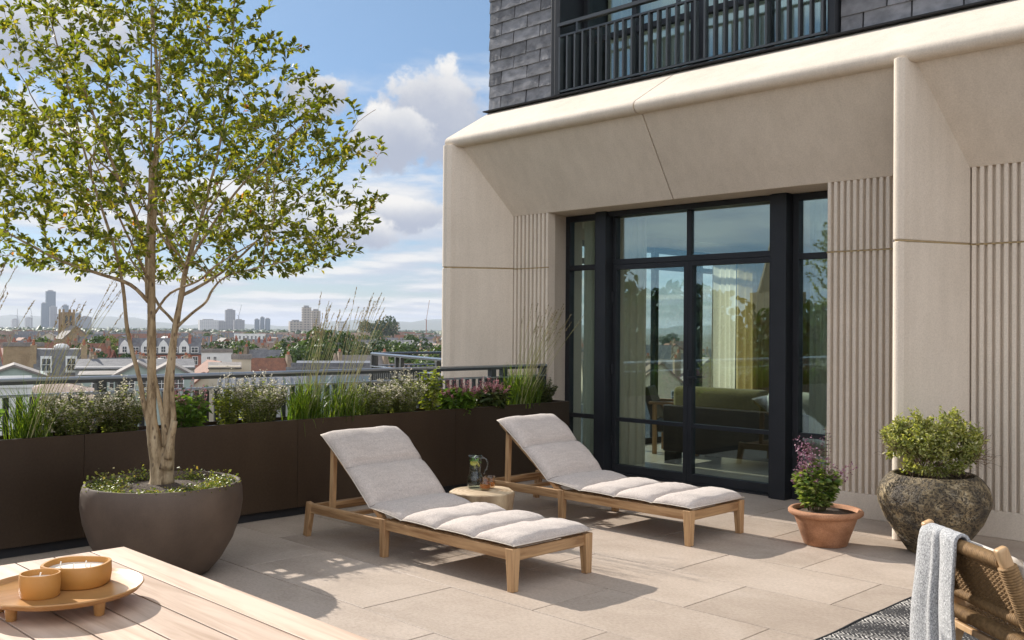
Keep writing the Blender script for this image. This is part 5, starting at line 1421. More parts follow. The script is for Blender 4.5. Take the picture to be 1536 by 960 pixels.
    if wins:
        for s in range(storeys):
            z = he - 2.2 - s*2.9
            if z < 0.5: break
            for i in range(front_win):
                add_window(t, -w/2 + w*(i+0.5)/front_win, -d/2, z, 1.0, 1.6, 0, pane)
    return t
def town_house(name, label, px, d, w, dp, he, hr, wall, roof, cat='house', group=None, turn=0.0, **k):
    p = town(px, d)
    t = thing(name, label, cat, (p.x, p.y, GZ), bearing(px)+rad(turn), group)
    return house_parts(t, w, dp, he, hr, wall, roof, **k)

# buildings one can tell apart
D_ = 120; zt = zat(523, 90, D_)-GZ; ze = zat(561, 90, D_)-GZ
t = town_house('townhouse', 'slate mansard house with two white sash dormers below the church tower', 89, D_, 5.4, 8, ze, zt, 'stock', 'slate', style='mansard', nch=0, wins=False)
for dx in (-1.35, 1.35):
    mb = MB(); mb.box(dx-0.62, dx+0.62, -4.05, -2.8, ze+0.35, ze+2.3); do = mb.build('dormer', BR['white'], t)
    add_window(t, dx, -4.06, ze+0.5, 1.05, 1.6)
for sx in (-2.75, 2.75):
    c = MB(); c.box(sx-0.35, sx+0.35, -3.6, 0, 0, zt+0.5); cc = c.build('chimney', BR['tan'], t)
    c = MB(); [c.lathe([(0.15, zt+0.5), (0.12, zt+1.15)], 8, (sx, -3.2+0.45*i, 0)) for i in range(6)]; c.build('chimney_pots', M['potclay'], cc)
mb = MB(); mb.lathe([(0.9, 0), (0.85, 0.35), (0.5, 0.6), (0.001, 0.65)], 16, (0.3, -1, zt)); mb.build('roof_dome', BR['white'], t, smooth=True)
t = town_house('brick_block', 'tan brick flat roofed block with a row of red chimney pots at the far left', 36, 138, 5.0, 6, zat(519, 36, 138)-GZ, 0, 'tan', 'pale', style='flat', nch=0, wins=False)
c = MB(); c.box(1.6, 2.5, -2.6, -0.5, 8, zat(514, 36, 138)-GZ); cc = c.build('chimney', BR['red'], t)
t = town_house('green_house', 'pale sage gabled house with glazed gable at the left edge', 22, 100, 5.6, 7, zat(560, 22, 100)-GZ, zat(545, 30, 100)-GZ, 'green', 'pale', nch=0, style='front', wins=False)
for dx in (-0.9, 0.9): add_window(t, dx, -3.5, zat(560, 22, 100)-GZ-1.3, 1.3, 1.1)
for i, (px, w_, lab) in enumerate(((160, 4.6, 'low pale sage building with a flat lantern roof left of the tree stems'), (208, 4.6, 'pale sage gabled house between the tree stems'), (256, 4.4, 'pale sage gabled house just right of the tree stems'))):
    t = town_house('green_house', lab, px, 104, w_, 8, zat(559, px, 104)-GZ, zat(541 if i else 556, px, 104)-GZ, 'green', 'pale', nch=0, style='front' if i else 'hip', wins=False)
    for dx in (-0.8, 0.8): add_window(t, dx, -4.0, zat(559, px, 104)-GZ-1.5, 1.1, 1.2)
t = town_house('long_house', 'long low grey roofed house behind the sage gables', 205, 118, 13, 7, zat(549, 205, 118)-GZ, zat(538, 205, 118)-GZ, 'grey', 'slate', nch=1, wins=False)
for i, px in enumerate((196, 228, 254, 285)):
    d = 188
    t = town_house('gabled_house', ('dark roofed terrace house with white curved gable, ' + ('leftmost of its row by the left stem', 'second in its row between the tree stems', 'third in its row behind the right stem', 'rightmost of its row with red brick below')[i]), px, d, 4.0, 8, zat(529, px, d)-GZ, zat(507, px, d)-GZ, 'red', 'slate', nch=1, front_win=2, storeys=1, group='white gabled terrace houses')
    h0 = zat(529, px, d)-GZ; h1 = zat(509, px, d)-GZ
    mb = MB(); mb.prism([(-1.9, h0), (-0.1, h0), (-0.1, h0+1.2), (-0.45, h1-0.6), (-1.0, h1), (-1.55, h1-0.6), (-1.9, h0+1.2)], 'y', -4.35, -3.9); mb.build('gable', BR['white'], t)
    add_window(t, -1.0, -4.36, h0+0.15, 0.9, 1.2); add_window(t, 0.9, -4.2, h0+0.1, 1.3, 1.1)
t = town_house('white_house', 'plain white two window house right of the gabled terrace', 326, 165, 4.9, 7, zat(528, 326, 165)-GZ, 0, 'white', 'pale', style='flat', nch=0, wins=False)
for dx in (-1.3, -0.3): add_window(t, dx, -3.5, zat(528, 326, 165)-GZ-1.6, 0.6, 1.0)
t = town_house('cream_block', 'cream rendered box among low roofs right of the white house', 363, 118, 2.2, 4, zat(538, 363, 118)-GZ, 0, 'cream', 'pale', style='flat', nch=0, wins=False)
t = town_house('low_building', 'low pale roofed building beside the cream box', 338, 112, 3.4, 6, zat(548, 338, 112)-GZ, zat(543, 338, 112)-GZ, 'cream', 'pale', nch=0, wins=False)
t = town_house('brown_roof_house', 'house with broad brown hipped roof just below the handrail at left', 85, 72, 6.6, 8, zat(592, 85, 72)-GZ, zat(573, 85, 72)-GZ, 'stock', 'brown', style='hip', nch=0, wins=False)
t = town_house('white_shed', 'white flat roofed outbuilding below the handrail at the left edge', 8, 66, 3.2, 6, zat(578, 8, 66)-GZ, 0, 'white', 'white', style='flat', nch=0, wins=False)
t = town_house('metal_roof_building', 'building with grey standing seam metal roof below the handrail', 395, 62, 5.2, 7, zat(590, 395, 62)-GZ, zat(565, 395, 62)-GZ, 'grey', 'metal', nch=0, wins=False)
sm = MB()
for i in range(12):
    x = -2.6+i*0.475
    h0 = zat(590, 395, 62)-GZ; h1 = zat(565, 395, 62)-GZ
    sm.bar((x, -3.75, h0-0.10), (x, -0.05, h1+0.04), 0.05, 0.08)
sm.build('roof_seam', RF['slate'], t)
t = town_house('glazed_building', 'long building with blue grey sheet metal front below the handrail, centre', 500, 84, 7.2, 10, zat(556, 500, 84)-GZ, 0, 'grey', 'slate', style='flat', nch=0, wins=False)
fm = MB()
for i in range(12): fm.box(-3.6+i*0.6, -3.6+i*0.6+0.5, -5.06, -5.005, 6, zat(560, 500, 84)-GZ)
fm.build('facade_panel', pmat('blue grey glazed panel', (0.17, 0.22, 0.25), (0.22, 0.27, 0.30), 0.6, 0.25), t)
t = town_house('long_shed', 'long grey flat roof left of the neighbouring terrace', 505, 130, 10, 12, zat(548, 505, 130)-GZ, zat(541, 505, 130)-GZ, 'grey', 'metal', nch=0, wins=False)
t = town_house('brick_house', 'dark brown gabled house end right of the cream box', 393, 150, 3.0, 6, zat(545, 393, 150)-GZ, zat(538, 393, 150)-GZ, 'stock', 'brown', nch=0, style='front', wins=False)
t = town_house('white_terrace', 'long low white terrace beyond the trees at right, beside the stone building', 612, 300, 17, 9, zat(517, 612, 300)-GZ, zat(510, 612, 300)-GZ, 'white', 'slate', nch=4, front_win=9, storeys=1)
t = town_house('white_roof_house', 'house with broad white roof beside the church', 138, 255, 5.8, 8, zat(521, 138, 255)-GZ, zat(508, 138, 255)-GZ, 'stock', 'white', nch=0, wins=False, style='hip')
t = town_house('red_block', 'dark red brick block in front of the beige towers', 445, 420, 9, 10, zat(508, 445, 420)-GZ, 0, 'red', 'pale', style='flat', nch=0, front_win=5, storeys=3)
t = town_house('flat_block', 'pale flat roofed block right of the far grey tower', 375, 520, 16, 10, zat(502, 375, 520)-GZ, 0, 'white', 'white', style='flat', nch=0, front_win=8, storeys=2)
t = town_house('brown_block', 'brown block of flats on the skyline beside dark round trees', 589, 900, 10, 10, zat(484, 589, 900)-GZ, 0, 'tan', 'pale', style='flat', nch=0, front_win=4, storeys=4)
# church with square tower
dC = 340; p = town(100, dC)
cht = thing('church', 'old stone church with square brown tower on the left skyline', 'church', (p.x, p.y, GZ), bearing(100)+rad(20))
zt = zat(464, 100, dC)-GZ
mb = MB(); mb.box(-1.75, 1.75, -1.75, 1.75, 0, zt-1.0)
for sx in (-1, 1):
    for sy in (-1, 1): mb.box(sx*1.75-0.28, sx*1.75+0.28, sy*1.75-0.28, sy*1.75+0.28, 0, zt)
tw_ = mb.build('tower', BR['tan'], cht)
for dx in (-0.75, 0.75):
    mb = MB(); mb.prism([(dx-0.4, zt-5.5), (dx+0.4, zt-5.5), (dx+0.4, zt-2.6), (dx, zt-2.0), (dx-0.4, zt-2.6)], 'y', -1.80, -1.752); mb.build('belfry_opening', M['winglass'], tw_)
mb = MB(); mb.prism([(-4.5, 0), (4.5, 0), (4.5, 12.0), (0, 16.0), (-4.5, 12.0)], 'y', -9, -2.1); mb.build('nave', BR['tan'], cht)
mb = MB(); mb.prism([(-4.9, 11.7), (0, 16.3), (4.9, 11.7), (4.6, 11.6), (0, 16.02), (-4.6, 11.6)], 'y', -9.2, -2.05); mb.build('nave_roof', RF['pale'], cht)

# rows of terraces, house by house
WALLS = ['stock', 'stock', 'red', 'tan', 'white', 'cream', 'white', 'cream']; ROOFS = ['slate', 'slate', 'brown', 'tile', 'pale', 'brown']
VARS = {}
taken = [(89, 120, 45), (36, 138, 30), (22, 100, 40), (208, 104, 75), (240, 188, 65), (326, 165, 30), (363, 118, 30), (85, 72, 80), (395, 62, 60), (500, 84, 70), (505, 130, 60), (612, 300, 50), (138, 255, 22), (100, 340, 20), (445, 420, 20), (375, 520, 26), (590, 900, 12)]
def blocked(px, d):
    return any(abs(px-a) < c and abs(d-b) < 0.10*b for a, b, c in taken) or (d < 130 and px > 330)
count = 0
d = 150
rowi = 0
KIND = {'stock': 'brown brick', 'red': 'red brick', 'tan': 'tan brick', 'white': 'white rendered', 'cream': 'cream rendered'}
RK = {'slate': 'grey slate', 'brown': 'brown tiled', 'tile': 'red tiled', 'pale': 'pale'}
while d < 1250:
    w = 5.0 + d*0.0155
    turn = (12, -16, 24, -8, 18, -24)[rowi % 6] + R.uniform(-3, 3)
    px = -70 + R.uniform(0, 30); step = w*FPX/d*1.02
    wall = R.choice(WALLS); roof = R.choice(ROOFS)
    while px < (700 if d > 420 else 1060):
        if R.random() < 0.30: wall = R.choice(WALLS); roof = R.choice(ROOFS)
        dd = d*(1+0.05*math.sin(px*0.011+rowi)) + R.uniform(-2, 2)
        if not blocked(px, dd) and R.random() < 0.88:
            wb = round(w/2)*2
            vi = R.randrange(3); k = (wall, roof, wb, vi, d > 420)
            lab = 'small %s house with %s roof and chimneys among the distant rooftops' % (KIND[wall], RK[roof])
            p = town(px, dd); sc = R.uniform(0.92, 1.10)
            if k not in VARS:
                t = thing('terraced_house', lab, 'house', (p.x, p.y, GZ), bearing(px)+rad(turn), 'terraced houses among the distant rooftops')
                house_parts(t, wb*0.98, 8.5, 8.0, 10.8+0.5*vi, wall, roof, nch=2 if wb < 14 else 4, style='gable' if vi != 1 or wb > 14 else 'front', front_win=max(2, wb//3), storeys=2 if d < 420 else 1, pane=d < 420, pots=d < 420, detail=d < 520)
                VARS[k] = t
            else:
                t = copy_tree(VARS[k]); t.location = (p.x, p.y, GZ); t.rotation_euler.z = bearing(px)+rad(turn)
            t.scale = (1, 1, sc); count += 1
        px += step
    d *= 1.165 if d < 500 else 1.2
    rowi += 1
print('houses', count)

# trees of the city
def crown_mesh(seed, n, rx, rz, zc, leaf, lobes=9):
    rng = np.random.default_rng(seed)
    C = rng.normal(0, 0.52, (lobes, 3)); C[:, 2] *= 0.85; Rl = rng.uniform(0.36, 0.60, lobes)
    i = rng.integers(0, lobes, n); u = unit(rng.normal(0, 1, (n, 3)))
    q = C[i] + u*(Rl[i]*rng.uniform(0.72, 1.06, n))[:, None]
    P = q*np.array([rx, rx, rz]) + np.array([0, 0, zc])
    P[:, 2] = np.maximum(P[:, 2], zc-rz*0.95)
    Dn = unit(u + rng.normal(0, 0.5, (n, 3))); V, F = leaf_arrays(P, np.cross(Dn, rng.normal(0, 1, (n, 3))), rng.uniform(0.7, 1.3, n)*leaf, 0.8, up=Dn, rng=rng)
    return V, F, np.repeat(np.clip(rng.random(n)*0.8+0.1, 0, 1), 6)
M['crown_a'] = leaf_mat('mid green foliage', [(0, (0.035, 0.065, 0.012)), (0.5, (0.062, 0.105, 0.018)), (1, (0.12, 0.165, 0.03))], 0.25, 0.6, (1.3, 1.3, 0.6))
M['crown_b'] = leaf_mat('dark green foliage', [(0, (0.020, 0.042, 0.012)), (0.5, (0.036, 0.068, 0.018)), (1, (0.065, 0.10, 0.026))], 0.2, 0.6, (1.3, 1.3, 0.6))
M['crown_c'] = leaf_mat('yellow green foliage', [(0, (0.075, 0.10, 0.016)), (0.5, (0.12, 0.15, 0.025)), (1, (0.20, 0.20, 0.045))], 0.3, 0.6, (1.3, 1.3, 0.6))
M['trunkdark'] = pmat('dark tree bark', (0.10, 0.075, 0.05), (0.07, 0.05, 0.035), 4, 0.9)
TREEV = []
for i, (mt, lb) in enumerate((('crown_a', 'mid green'), ('crown_b', 'dark green'), ('crown_c', 'yellow green'), ('crown_a', 'mid green'), ('crown_b', 'dark green'))):
    V, F, tt_ = crown_mesh(100+i, 2600, 4.6, 3.9, 8.0, 0.62, 10+i)
    t = thing('tree', 'x', 'tree', (0, 0, GZ))
    tm = MB(); tm.tube([(0, 0, 0), (0.1, 0, 3), (0, 0.1, 6), (0.1, 0, 9)], [0.38, 0.3, 0.22, 0.08], 8)
    for a in range(5):
        b = a*1.3; tm.tube([(0, 0, 3.5+a*0.4), (1.5*math.cos(b), 1.5*math.sin(b), 6+a*0.3), (2.7*math.cos(b), 2.7*math.sin(b), 8.2)], [0.16, 0.10, 0.04], 6)
    tm.build('trunk', M['trunkdark'], t, smooth=True); mesh_np('crown', V, F, M[mt], t, tt_)
    TREEV.append((t, lb, [0]))
def tree_at(x, y, s, vi, label=None, group='trees among the rooftops', sz=None):
    t, lb, used = TREEV[vi]
    if used[0] == 0: used[0] = 1; o = t
    else: o = copy_tree(t)
    o.location = (x, y, GZ); o.scale = (s, s, s if sz is None else sz); o.rotation_euler.z = R.uniform(0, 6.28)
    tag(o, label or 'leafy %s tree growing among the rooftops' % lb, 'tree', group if label is None else None)
    if label is not None and 'group' in o: del o['group']
    return o
big = [(150, 175, 1.0, 1, 'dark bushy tree left of the tree stems, behind the sage roofs'), (293, 135, 0.62, 0, 'small green tree in front of the red brick gabled row'), (395, 190, 1.05, 0, 'broad green tree right of the white house'),
       (480, 165, 1.25, 0, 'large broad tree behind the tall grass stalks'), (520, 178, 1.2, 3, 'large green tree right of the tall grass stalks'), (548, 155, 0.75, 2, 'yellow green tree beside the neighbouring terrace railing'), (440, 240, 1.1, 2, 'yellowish tree left of the large broad trees'),
       (585, 210, 1.05, 3, 'green tree behind the neighbouring terrace railing'), (632, 215, 1.1, 1, 'dark tree beside the stone building edge'), (569, 640, 1.9, 1, 'big dark round tree breaking the skyline right of the beige towers'), (553, 420, 1.2, 0, 'rounded tree just below the skyline right of the towers')]
for px, d, s, vi, lb in big:
    p = town(px, d); tree_at(p.x, p.y, s, vi, lb)
for i in range(122):
    px = R.uniform(-40, 690) if i < 105 else R.uniform(720, 1060); d = 150*math.exp(R.uniform(0, 2.25)); p = town(px, d)
    if any(abs(px-a) < c*0.7 and d < b*1.02 and d > b*0.8 for a, b, c in taken): continue
    tree_at(p.x, p.y, R.uniform(0.65, 1.1), R.randrange(5))

# skyline towers
def tower_mat(name, c, g, sc):
    m, nt, p, out = new_mat(name)
    v = coords(nt)
    br = nd(nt, 'ShaderNodeTexBrick', {'Vector': nd(nt, 'ShaderNodeMapping', {'Vector': v, 'Rotation': (rad(90), 0, 0)}).outputs[0], 'Color1': c4(g), 'Color2': c4(tuple(x*1.2 for x in g)), 'Mortar': c4(c), 'Scale': 1.0, 'Mortar Size': 0.9*sc, 'Brick Width': 4.0*sc, 'Row Height': 3.2*sc})
    br.offset = 0.0
    nt.links.new(br.outputs[0], p.inputs['Base Color']); p.inputs['Roughness'].default_value = 0.5; return m
M['tw_glass'] = tower_mat('blue glass tower', (0.12, 0.15, 0.18), (0.07, 0.10, 0.13), 1.0)
M['tw_grey'] = tower_mat('grey tower', (0.26, 0.25, 0.25), (0.12, 0.13, 0.14), 1.0)
M['tw_beige'] = tower_mat('beige tower block', (0.42, 0.36, 0.30), (0.15, 0.14, 0.13), 1.0)
M['tw_pale'] = tower_mat('pale block', (0.55, 0.53, 0.50), (0.28, 0.28, 0.29), 1.0)
for (x0, x1, yt, d, mt, lb) in (
    (62, 69.5, 455, 3000, 'tw_glass', 'slim blue tower, left part of the tallest cluster'), (69, 82, 437, 3060, 'tw_glass', 'tallest blue glass tower on the left skyline'), (75, 84.5, 460, 2900, 'tw_grey', 'grey tower in front of the tallest tower'),
    (84, 93, 472, 2900, 'tw_grey', 'low grey tower left of the church tower'), (94, 102, 458, 2950, 'tw_glass', 'blue tower rising just behind the church tower'), (112, 121, 470, 2800, 'tw_glass', 'blue glass block right of the church tower'), (121.5, 136, 475, 2850, 'tw_grey', 'wide grey block right of the blue glass block'),
    (38, 48, 477, 3100, 'tw_pale', 'low pale block left of the tallest cluster'), (18, 28, 479, 3100, 'tw_pale', 'low pale block at the far left skyline'),
    (338, 352, 465, 2300, 'tw_grey', 'lone grey blue tower on the middle skyline'), (299, 326, 480, 2200, 'tw_pale', 'long pale block left of the lone tower'), (324, 340, 482, 2250, 'tw_grey', 'low grey block at the foot of the lone tower, left side'), (351, 366, 480, 2250, 'tw_grey', 'low grey block at the foot of the lone tower, right side'),
    (382, 389, 479, 2700, 'tw_glass', 'first of three small blue blocks on the skyline, left'), (390.5, 396.5, 476, 2700, 'tw_glass', 'tallest of three small blue blocks on the skyline'), (398, 405, 478, 2700, 'tw_glass', 'right one of three small blue blocks on the skyline'),
    (453, 466, 461, 1300, 'tw_beige', 'taller beige tower block seen through grass stalks'), (467, 480, 466, 1320, 'tw_beige', 'shorter beige tower block seen through grass stalks'), (434, 453, 482, 1280, 'tw_beige', 'low wide beige block left of the beige towers'), (506, 520, 484, 1800, 'tw_pale', 'low pale block right of the beige towers')):
    pm_ = (x0+x1)/2; p = town(pm_, d); w = (x1-x0)/FPX*d; zt = zat(yt, pm_, d)-GZ
    t = thing('tower_block', lb, 'tower', (p.x, p.y, GZ), bearing(pm_)+rad(8))
    mb = MB(); mb.box(-w/2, w/2, -w*0.35, w*0.35, 0, zt); mb.build('shaft', M[mt], t)
    mb = MB(); mb.box(-w*0.3, w*0.25, -w*0.2, w*0.2, zt, zt+zt*0.02+1.5); mb.build('roof_plant', BR['grey'], t)
for px, yb, yt, d, lean, lb in ((639.5, 486, 450, 900, 4.5, 'tower crane with raised jib beside the stone building edge'), (26, 480, 463, 2900, 0.0, 'far tower crane over the low pale block at left'), (48, 480, 463, 2900, -2, 'far tower crane just left of the tallest cluster'), (358, 480, 457, 2200, 4, 'thin crane right of the lone grey tower')):
    p = town(px, d); t = thing('crane', lb, 'crane', (p.x, p.y, GZ), bearing(px)); z0 = zat(yb-6, px, d)-GZ; z1 = zat(yt, px, d)-GZ; s = d/1472*0.6
    mb = MB(); mb.box(-s, s, -s, s, 0, z0); mb.build('mast', BR['red'] if d < 1000 else BR['grey'], t)
    mb = MB(); mb.bar((0, 0, z0), (lean*d/1472, 0, z1), s*1.0, s*1.0, up=(0, 1, 0)); mb.bar((0, 0, z0), (-2.5*d/1472, 0, z0+s*2), s, s, up=(0, 1, 0)); mb.build('jib', BR['red'] if d < 1000 else BR['grey'], t)

# what the window glass mirrors: trees and a spired church off to the left
for x, y, s, vi, lb, sz in ((-52, 52, 1.5, 1, 'tall dark tree mirrored in the terrace door glass, left of the view', 1.75), (-70, 44, 1.6, 0, 'tall broad tree mirrored in the right door leaf, left of the view', 1.65), (-60, 60, 1.5, 3, 'tall green tree mirrored beside the dark one, left of the view', 1.5), (-85, 78, 1.7, 1, 'second dark tree mirrored behind the others, left of the view', 1.5), (-75, 60, 1.4, 4, 'dark green tree mirrored in the middle of the door glass, left of the view', 1.55), (-40, 62, 1.3, 0, 'green tree mirrored in the left door leaf, left of the view', 1.45)):
    tree_at(x, y, s, vi, lb, sz=sz)
sp = thing('spired_church', 'tall church spire mirrored in the right door leaf, left of the view', 'church', (-118, 77, GZ), 0.5)
mb = MB(); mb.box(-3, 3, -3, 3, 0, 22); mb.build('tower', BR['tan'], sp)
mb = MB(); mb.lathe([(3.2, 22), (2.2, 25.5), (1.2, 30), (0.3, 39), (0.05, 40)], 8); mb.build('spire', BR['tan'], sp)
pw = thing('parapet_wall', 'low parapet with pale coping on the terrace edge behind the camera', 'wall', (-2.5, 0, 0))
mb = MB(); mb.box(-0.2, 0.2, -6.5, 6.0, 0.0, 0.70); mb.build('wall', M['stone'], pw); mb = MB(); mb.box(-0.25, 0.25, -6.5, 6.0, 0.701, 0.76); mb.build('coping', BR['white'], pw)

# ground, woodland and hills
mb = MB(); nseg = 48
rs = [0, 60, 250, 900, 2500, 6000, 11800]
vs = [(0, 0, GZ)]
for r in rs[1:]:
    for k in range(nseg): a = 2*math.pi*k/nseg; vs.append((r*math.cos(a), r*math.sin(a), GZ))
fs = [(0, 1+k, 1+(k+1) % nseg) for k in range(nseg)]
for i in range(len(rs)-2):
    for k in range(nseg): fs.append((1+i*nseg+k, 1+(i+1)*nseg+k, 1+(i+1)*nseg+(k+1) % nseg, 1+i*nseg+(k+1) % nseg))
mb.add(vs, fs)
def ground_mat():
    m, nt, p, out = new_mat('city ground of gardens and streets')
    v = coords(nt)
    col = ramp(nt, noise(nt, v, 0.03, 6, 0.7), [(0.36, (0.05, 0.07, 0.025)), (0.5, (0.085, 0.085, 0.055)), (0.62, (0.13, 0.105, 0.085))])
    nt.links.new(col, p.inputs['Base Color']); p.inputs['Roughness'].default_value = 0.95; return m
tag(mb.build('ground', ground_mat(), fixn=False), kind='structure')
rng = np.random.default_rng(9)
ico = bmesh.new(); bmesh.ops.create_icosphere(ico, subdivisions=2, radius=1.0); iv = np.array([v.co[:] for v in ico.verts]); iff = np.array([[v.index for v in f.verts] for f in ico.faces]); ico.free()
VV = []; FF = []; TTn = []; b0 = 0
for i in range(2600):
    d = 900*math.exp(rng.uniform(0, 1.75)); px = rng.uniform(-120, 720); p = town(px, d)
    s = rng.uniform(4, 8)*(1+d/9000); hgt = rng.uniform(6, 10.5)
    q = iv*(1+0.28*rng.normal(size=(len(iv), 1)))*np.array([s, s, hgt*0.55]) + np.array([p.x, p.y, GZ+hgt*0.6])
    VV.append(q); FF.append(iff+b0); b0 += len(iv); TTn.append(np.clip(np.full(len(iv), rng.random()) + rng.normal(0, 0.2, len(iv)), 0, 1))
o = mesh_np('distant_woodland', np.concatenate(VV), np.concatenate(FF), M['crown_b'], None, np.concatenate(TTn))
tag(o, 'dark green far off woodland below the skyline', 'woodland', kind='stuff')
mb = MB(); N = 90; vs = []; fs = []
for i in range(N+1):
    px = -400 + 1500*i/N
    h = 55 + 26*math.sin(px*0.011+0.6) + 14*math.sin(px*0.037+1) + 5*math.sin(px*0.13)
    h = max(h, 26)
    for k, (dd, f) in enumerate(((7200, 0), (7900, 0.7), (8600, 1.0), (10200, 0.6), (11500, 0))):
        p = town(px, dd); vs.append((p.x, p.y, GZ + 0.5 + h*f*1.25))
for i in range(N):
    for k in range(4): a = i*5+k; fs.append((a, a+5, a+6, a+1))
mb.add(vs, fs)
tag(mb.build('hills', pmat('wooded hills', (0.045, 0.065, 0.03), (0.08, 0.09, 0.045), 0.01, 0.95), smooth=True, fixn=False), kind='structure')

# haze over the city
mb = MB(); mb.box(-11950, 11950, -11950, 11950, GZ-1.0, 135)
hz = mb.build('haze', None or pmat('unused', (1, 1, 1)), None)
hm = bpy.data.materials.new('thin blue haze'); hm.use_nodes = True; nt = hm.node_tree; nt.nodes.clear()
ho = nt.nodes.new('ShaderNodeOutputMaterial'); pv = nd(nt, 'ShaderNodeVolumePrincipled', {'Color': (0.80, 0.87, 1.0, 1), 'Density': 0.000095, 'Anisotropy': 0.0})
nt.links.new(pv.outputs[0], ho.inputs['Volume']); hz.data.materials.clear(); hz.data.materials.append(hm)
tag(hz, 'thin blue haze over the far city', 'haze', kind='stuff')

# ------------------------------------------------------------------ sky, clouds and sun
SUN_EL = 28.5
W = bpy.data.worlds.new('World'); SC.world = W; W.use_nodes = True
nt = W.node_tree; nt.nodes.clear()
out = nt.nodes.new('ShaderNodeOutputWorld'); bg = nt.nodes.new('ShaderNodeBackground')
sky = nt.nodes.new('ShaderNodeTexSky'); sky.sky_type = 'NISHITA'; sky.sun_disc = False
sky.sun_elevation = rad(SUN_EL); sky.sun_rotation = rad(0.0); sky.altitude = 60; sky.air_density = 1.0; sky.dust_density = 0.25; sky.ozone_density = 2.0
gen = nd(nt, 'ShaderNodeTexCoord').outputs['Generated']
xyz = nd(nt, 'ShaderNodeSeparateXYZ', {0: gen}); X, Y, Z = xyz.outputs
def wdot(v):
    n = nd(nt, 'ShaderNodeVectorMath', {0: gen, 1: tuple(v)}, operation='DOT_PRODUCT'); return n.outputs['Value']
def smooth(v, a, b):
    n = nd(nt, 'ShaderNodeMapRange', {0: v, 1: a, 2: b}); n.interpolation_type = 'SMOOTHSTEP'; return n.outputs[0]
zc = math_n(nt, 'ADD', math_n(nt, 'MAXIMUM', Z, 0.0), 0.075)
proj = nd(nt, 'ShaderNodeCombineXYZ', {0: math_n(nt, 'DIVIDE', X, zc), 1: math_n(nt, 'DIVIDE', Y, zc), 2: 0.3}).outputs[0]
def fbm(vec, s, d=8, r=0.55, off=(0, 0, 0)):
    mp = nd(nt, 'ShaderNodeMapping', {'Vector': vec, 'Location': off}); return noise(nt, mp.outputs[0], s, d, r)
layer = fbm(proj, 0.62, 9, 0.56, CLOUD_OFF)
layer_up = fbm(proj, 0.62, 5, 0.5, (CLOUD_OFF[0]-0.25, CLOUD_OFF[1]-0.25, 0))
low = smooth(Z, 0.30, 0.03)
fill_bank = smooth(wdot(Vector((-0.55, -0.62, 0.56)).normalized()), 0.15, 0.75)      # unseen bright cloud added behind the camera to fill the shaded facade
cov = math_n(nt, 'MULTIPLY_ADD', fill_bank, 0.20, math_n(nt, 'MULTIPLY_ADD', low, 0.165, -0.055))
dens1 = smooth(math_n(nt, 'ADD', layer, cov), 0.50, 0.64)
n3 = fbm(gen, 11.0, 12, 0.62, (1.3, 4.2, 2.2)); n3b = fbm(gen, 34.0, 8, 0.6, (7.3, 1.2, 0.2))
def puff(px, py, rx, ry, edge=0.0, nz=3.4, flat=0.0):
    d0 = (FW + RT*((px-768)/FPX) - UP*((py-480)/FPX)).normalized()
    right = d0.cross(Vector((0, 0, 1))).normalized(); up = right.cross(d0)
    s = math_n(nt, 'DIVIDE', wdot(right), rx/FPX); t = math_n(nt, 'DIVIDE', wdot(up), ry/FPX)
    if flat: t = math_n(nt, 'ADD', math_n(nt, 'MAXIMUM', t, 0.0), math_n(nt, 'MULTIPLY', math_n(nt, 'MINIMUM', t, 0.0), flat))
    e = math_n(nt, 'ADD', math_n(nt, 'MULTIPLY', s, s), math_n(nt, 'MULTIPLY', t, t))
    front = smooth(wdot(d0), 0.5, 0.7)
    v = math_n(nt, 'ADD', math_n(nt, 'SUBTRACT', 1.0, e), math_n(nt, 'MULTIPLY_ADD', n3, nz, -nz*0.5))
    v = math_n(nt, 'ADD', v, math_n(nt, 'MULTIPLY_ADD', n3b, 1.5, -0.75))
    return math_n(nt, 'MULTIPLY', smooth(v, 0.10+edge, 0.55+edge), front), t, v
WHITE, GREY = (1.0, 0.985, 0.965), (0.50, 0.55, 0.67)
KS = 1.0/SKY_S       # cloud radiance is given before the background strength
skycol = mix(nt, 1.0, sky.outputs[0], ramp(nt, math_n(nt, 'MAXIMUM', Z, 0.0), [(0.0, HORIZON), (0.16, MIDSKY), (0.42, SKY_TINT)]), 'MULTIPLY')
lit = smooth(math_n(nt, 'SUBTRACT', layer, layer_up), -0.06, 0.10)
fill_gain = math_n(nt, 'MULTIPLY_ADD', fill_bank, 1.15, 1.0)
ccol = mix(nt, lit, tuple(g*KS*CLOUD_S for g in (0.66, 0.71, 0.82)), tuple(g*KS*CLOUD_S for g in WHITE))
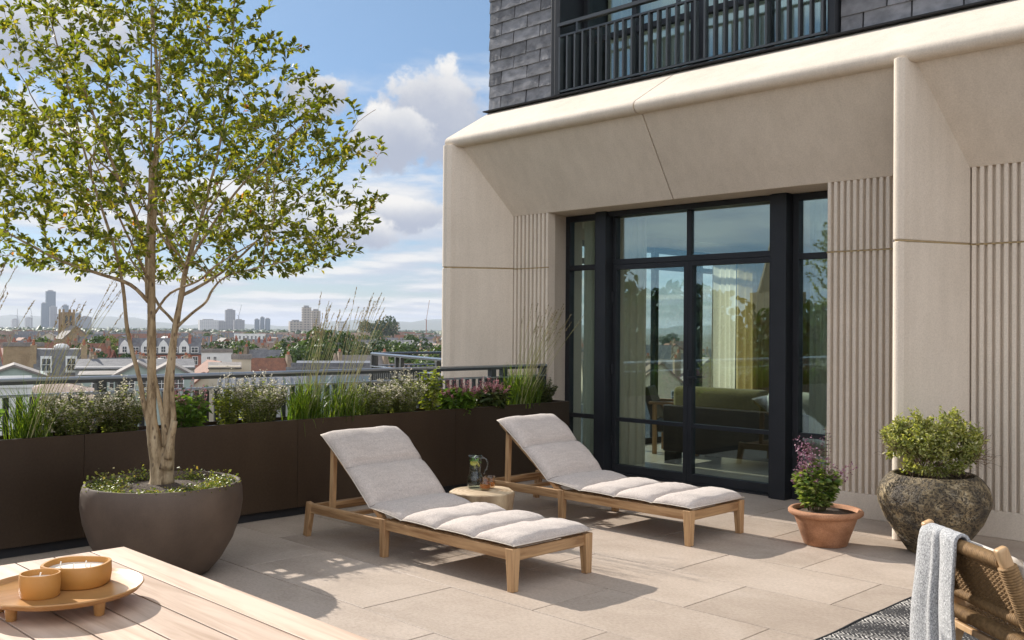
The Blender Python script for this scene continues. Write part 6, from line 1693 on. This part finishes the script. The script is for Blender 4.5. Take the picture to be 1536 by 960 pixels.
ccol = nd(nt, 'ShaderNodeVectorMath', {0: ccol, 'Scale': fill_gain}, operation='SCALE').outputs[0]      # extra brightness on the added cloud, as fill light for the facade
colr = mix(nt, math_n(nt, 'MULTIPLY', dens1, 0.92), skycol, ccol)
for (px, py, rx, ry, flat) in PUFFS:
    dd_, tt2, vv = puff(px, py, rx, ry, flat=flat)
    shade = smooth(math_n(nt, 'ADD', math_n(nt, 'MULTIPLY', tt2, 0.55), math_n(nt, 'ADD', math_n(nt, 'MULTIPLY_ADD', n3, 1.5, -0.75), math_n(nt, 'MULTIPLY', vv, -0.16))), -0.38, 0.50)
    pc = mix(nt, shade, tuple(g*KS*CLOUD_S for g in GREY), tuple(g*KS*CLOUD_S for g in WHITE))
    colr = mix(nt, dd_, colr, pc)
nt.links.new(colr, bg.inputs[0]); bg.inputs[1].default_value = SKY_S
nt.links.new(bg.outputs[0], out.inputs[0])

sun = bpy.data.lights.new('sun', 'SUN'); sun.energy = SUN_E; sun.angle = rad(0.5); sun.color = (1.0, 0.94, 0.855)
so_ = bpy.data.objects.new('sun', sun); COL.objects.link(so_)
az = rad(SUN_AZ)   # 0 = straight along the facade
sd_ = Vector((math.sin(az)*math.cos(rad(SUN_EL)), math.cos(az)*math.cos(rad(SUN_EL)), math.sin(rad(SUN_EL))))
so_.rotation_euler = sd_.to_track_quat('Z', 'Y').to_euler(); so_.location = sd_*60

vs_ = SC.view_settings; vs_.view_transform = 'Standard'; vs_.look = 'None'; vs_.gamma = 1; vs_.use_curve_mapping = False; vs_.exposure = EXPO
SC.render.engine = 'CYCLES'
cy = SC.cycles; cy.use_denoising = True; cy.max_bounces = 8; cy.diffuse_bounces = 4; cy.glossy_bounces = 4; cy.transmission_bounces = 8; cy.transparent_max_bounces = 12; cy.volume_bounces = 0
cy.sample_clamp_indirect = 6; cy.caustics_reflective = False; cy.caustics_refractive = False
cy.use_adaptive_sampling = True; cy.adaptive_threshold = 0.015
try: cy.denoiser = 'OPENIMAGEDENOISE'
except Exception: pass
